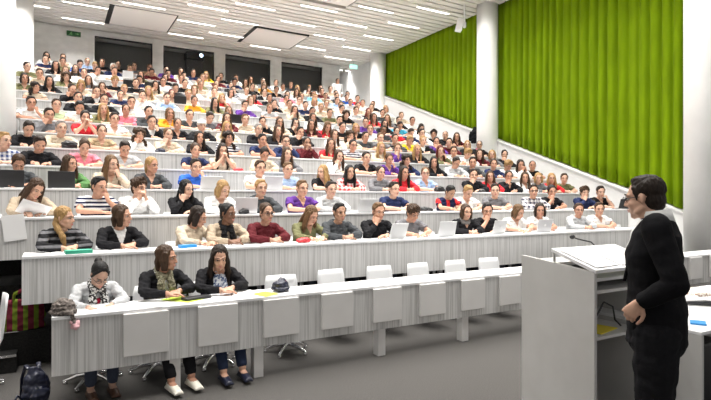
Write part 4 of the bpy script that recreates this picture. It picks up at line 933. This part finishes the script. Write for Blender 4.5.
# sheet hanging over the third desk edge
x=on_Y(12,YK(3)-.02); mb=MB(); mb.box(-.105,.105,-.004,.0,-.26,.02,Matrix.Rotation(R(-7),4,'Y')); tag(obj('paper_sheet',mb,M['paper'],None,loc=(x,YK(3)-.014,ZK(3)+.01)),'white sheet hanging over the front of the third desk row','paper')
mb=MB(); T=Matrix.Rotation(R(-50),4,'X')@Matrix.Rotation(R(25),4,'Z'); mb.box(-.15,.15,-.1,.1,0,.004,T); tag(obj('paper_sheet',mb,M['paper'],None,loc=(on_Y(33,YK(3)+.1),YK(3)+.13,ZK(3)+.085)),'white sheet held up by the reading person in third row','paper')
# a sheet of paper before most people
rp=random.Random(11); sheet=None
for (k,x,o,tp,sl,pose,lab) in PEOPLE:
    if k<2 or rp.random()<.35: continue
    if k==3 and x<.4: continue
    sx=x+rp.uniform(-.06,.06); y=YK(k)+rp.uniform(.09,.13)
    if sheet is None: mb=MB(); mb.box(-.13,.13,-.085,.085,0,.004); sheet=mb.mesh('paper_sheet',M['paper'])
    q=link('paper_sheet',sheet,None,(sx,y,ZK(k)+.001),(0,0,R(rp.uniform(-12,12))))
    who=o['label'].split(', '); tail=who[-1] if lab is None else None
    tag(q,f'white sheet before the {tail.replace(" from curtain","th person from curtain").replace("thth","th").replace("firstth","first").replace("secondth","second").replace("thirdth","third").replace("stth","st").replace("ndth","nd").replace("rdth","rd")}' if tail else 'white sheet before the '+lab.replace('person in ','')[:60].split(',')[0],'paper','sheets on the audience desks')
# empty chairs seen between people in the nearer rows
for k in range(2,12):
    xs=sorted([p[1] for p in PEOPLE if p[0]==k]); prev=row_left(k)+.0; n=0
    for a,b in zip(xs+[XR+.1],[None]*99):
        gap=a-prev; m=int((gap-.30)/.60) if prev>row_left(k)+.01 else int((gap)/.60)
        for i in range(m):
            cxx=prev+gap*(i+1)/(m+1)
            if cxx<row_left(k)+.25 or cxx>XR-.25: continue
            n+=1; chair_far(cxx,YK(k)+.60,PK(k),R(rp.uniform(-8,8)),f'empty white chair in {ROWN[k]} row, {ORD[n]} empty one from the side column','empty chairs in the audience rows')
        prev=a
# jacket hanging on the parapet by the middle column
sd=on_Y(474,11.0); mb=MB(); xx=XW-.30
yy=xx/ray(474)[0]*ray(474)[1]; dd=xx/ray(474)[0]; z0=CAMZ-(142-200)*dd/FPX; z1=CAMZ-(127.5-200)*dd/FPX
mb.tube([(0,0,0),(0,0,.1),(0,.01,.28),(.02,0,z1-z0)],[(.05,.15),(.06,.17),(.06,.16),(.035,.06)],16,u=(1,0,0)); mb.tube([(-.02,-.13,.30),(-.03,-.18,.05)],[.05,.04]); mb.tube([(-.02,.13,.30),(-.03,.18,.08)],[.05,.04])
tag(link('coat',fuse(mb,'coat',M['blk'],.009,3,.5,wrinkle(.02,12)),None,(xx,yy,z0)),'black coat hanging over the parapet beside the middle white column','coat')
# ================================================================== LIGHT AND CAMERA
for bx in (2.1,4.4,6.6,8.9):  # unseen fill lights added in the booth to lift the black panes to grey
    ld=bpy.data.lights.new('booth','AREA'); ld.size=1.2; ld.energy=2.2; lo=bpy.data.objects.new('booth_fill',ld); COL.objects.link(lo); lo.location=(bx,20.7,7.5)
w=bpy.data.worlds.new('World'); scene.world=w; w.use_nodes=True
w.node_tree.nodes['Background'].inputs[0].default_value=(1,.985,.96,1); w.node_tree.nodes['Background'].inputs[1].default_value=.58
cd=bpy.data.cameras.new('Camera'); cam=bpy.data.objects.new('Camera',cd); COL.objects.link(cam)
cd.sensor_width=36; cd.lens=FPX/711*36; cd.clip_end=100; cam.location=(0,0,CAMZ); cam.rotation_euler=(R(90),0,R(-29.8)); scene.camera=cam
scene.view_settings.view_transform='Standard'; scene.view_settings.look='None'; scene.view_settings.exposure=0; scene.view_settings.gamma=1; scene.view_settings.use_curve_mapping=False
scene.cycles.use_denoising=True; scene.cycles.max_bounces=6; scene.cycles.diffuse_bounces=4
print('PEOPLE',len(PEOPLE))
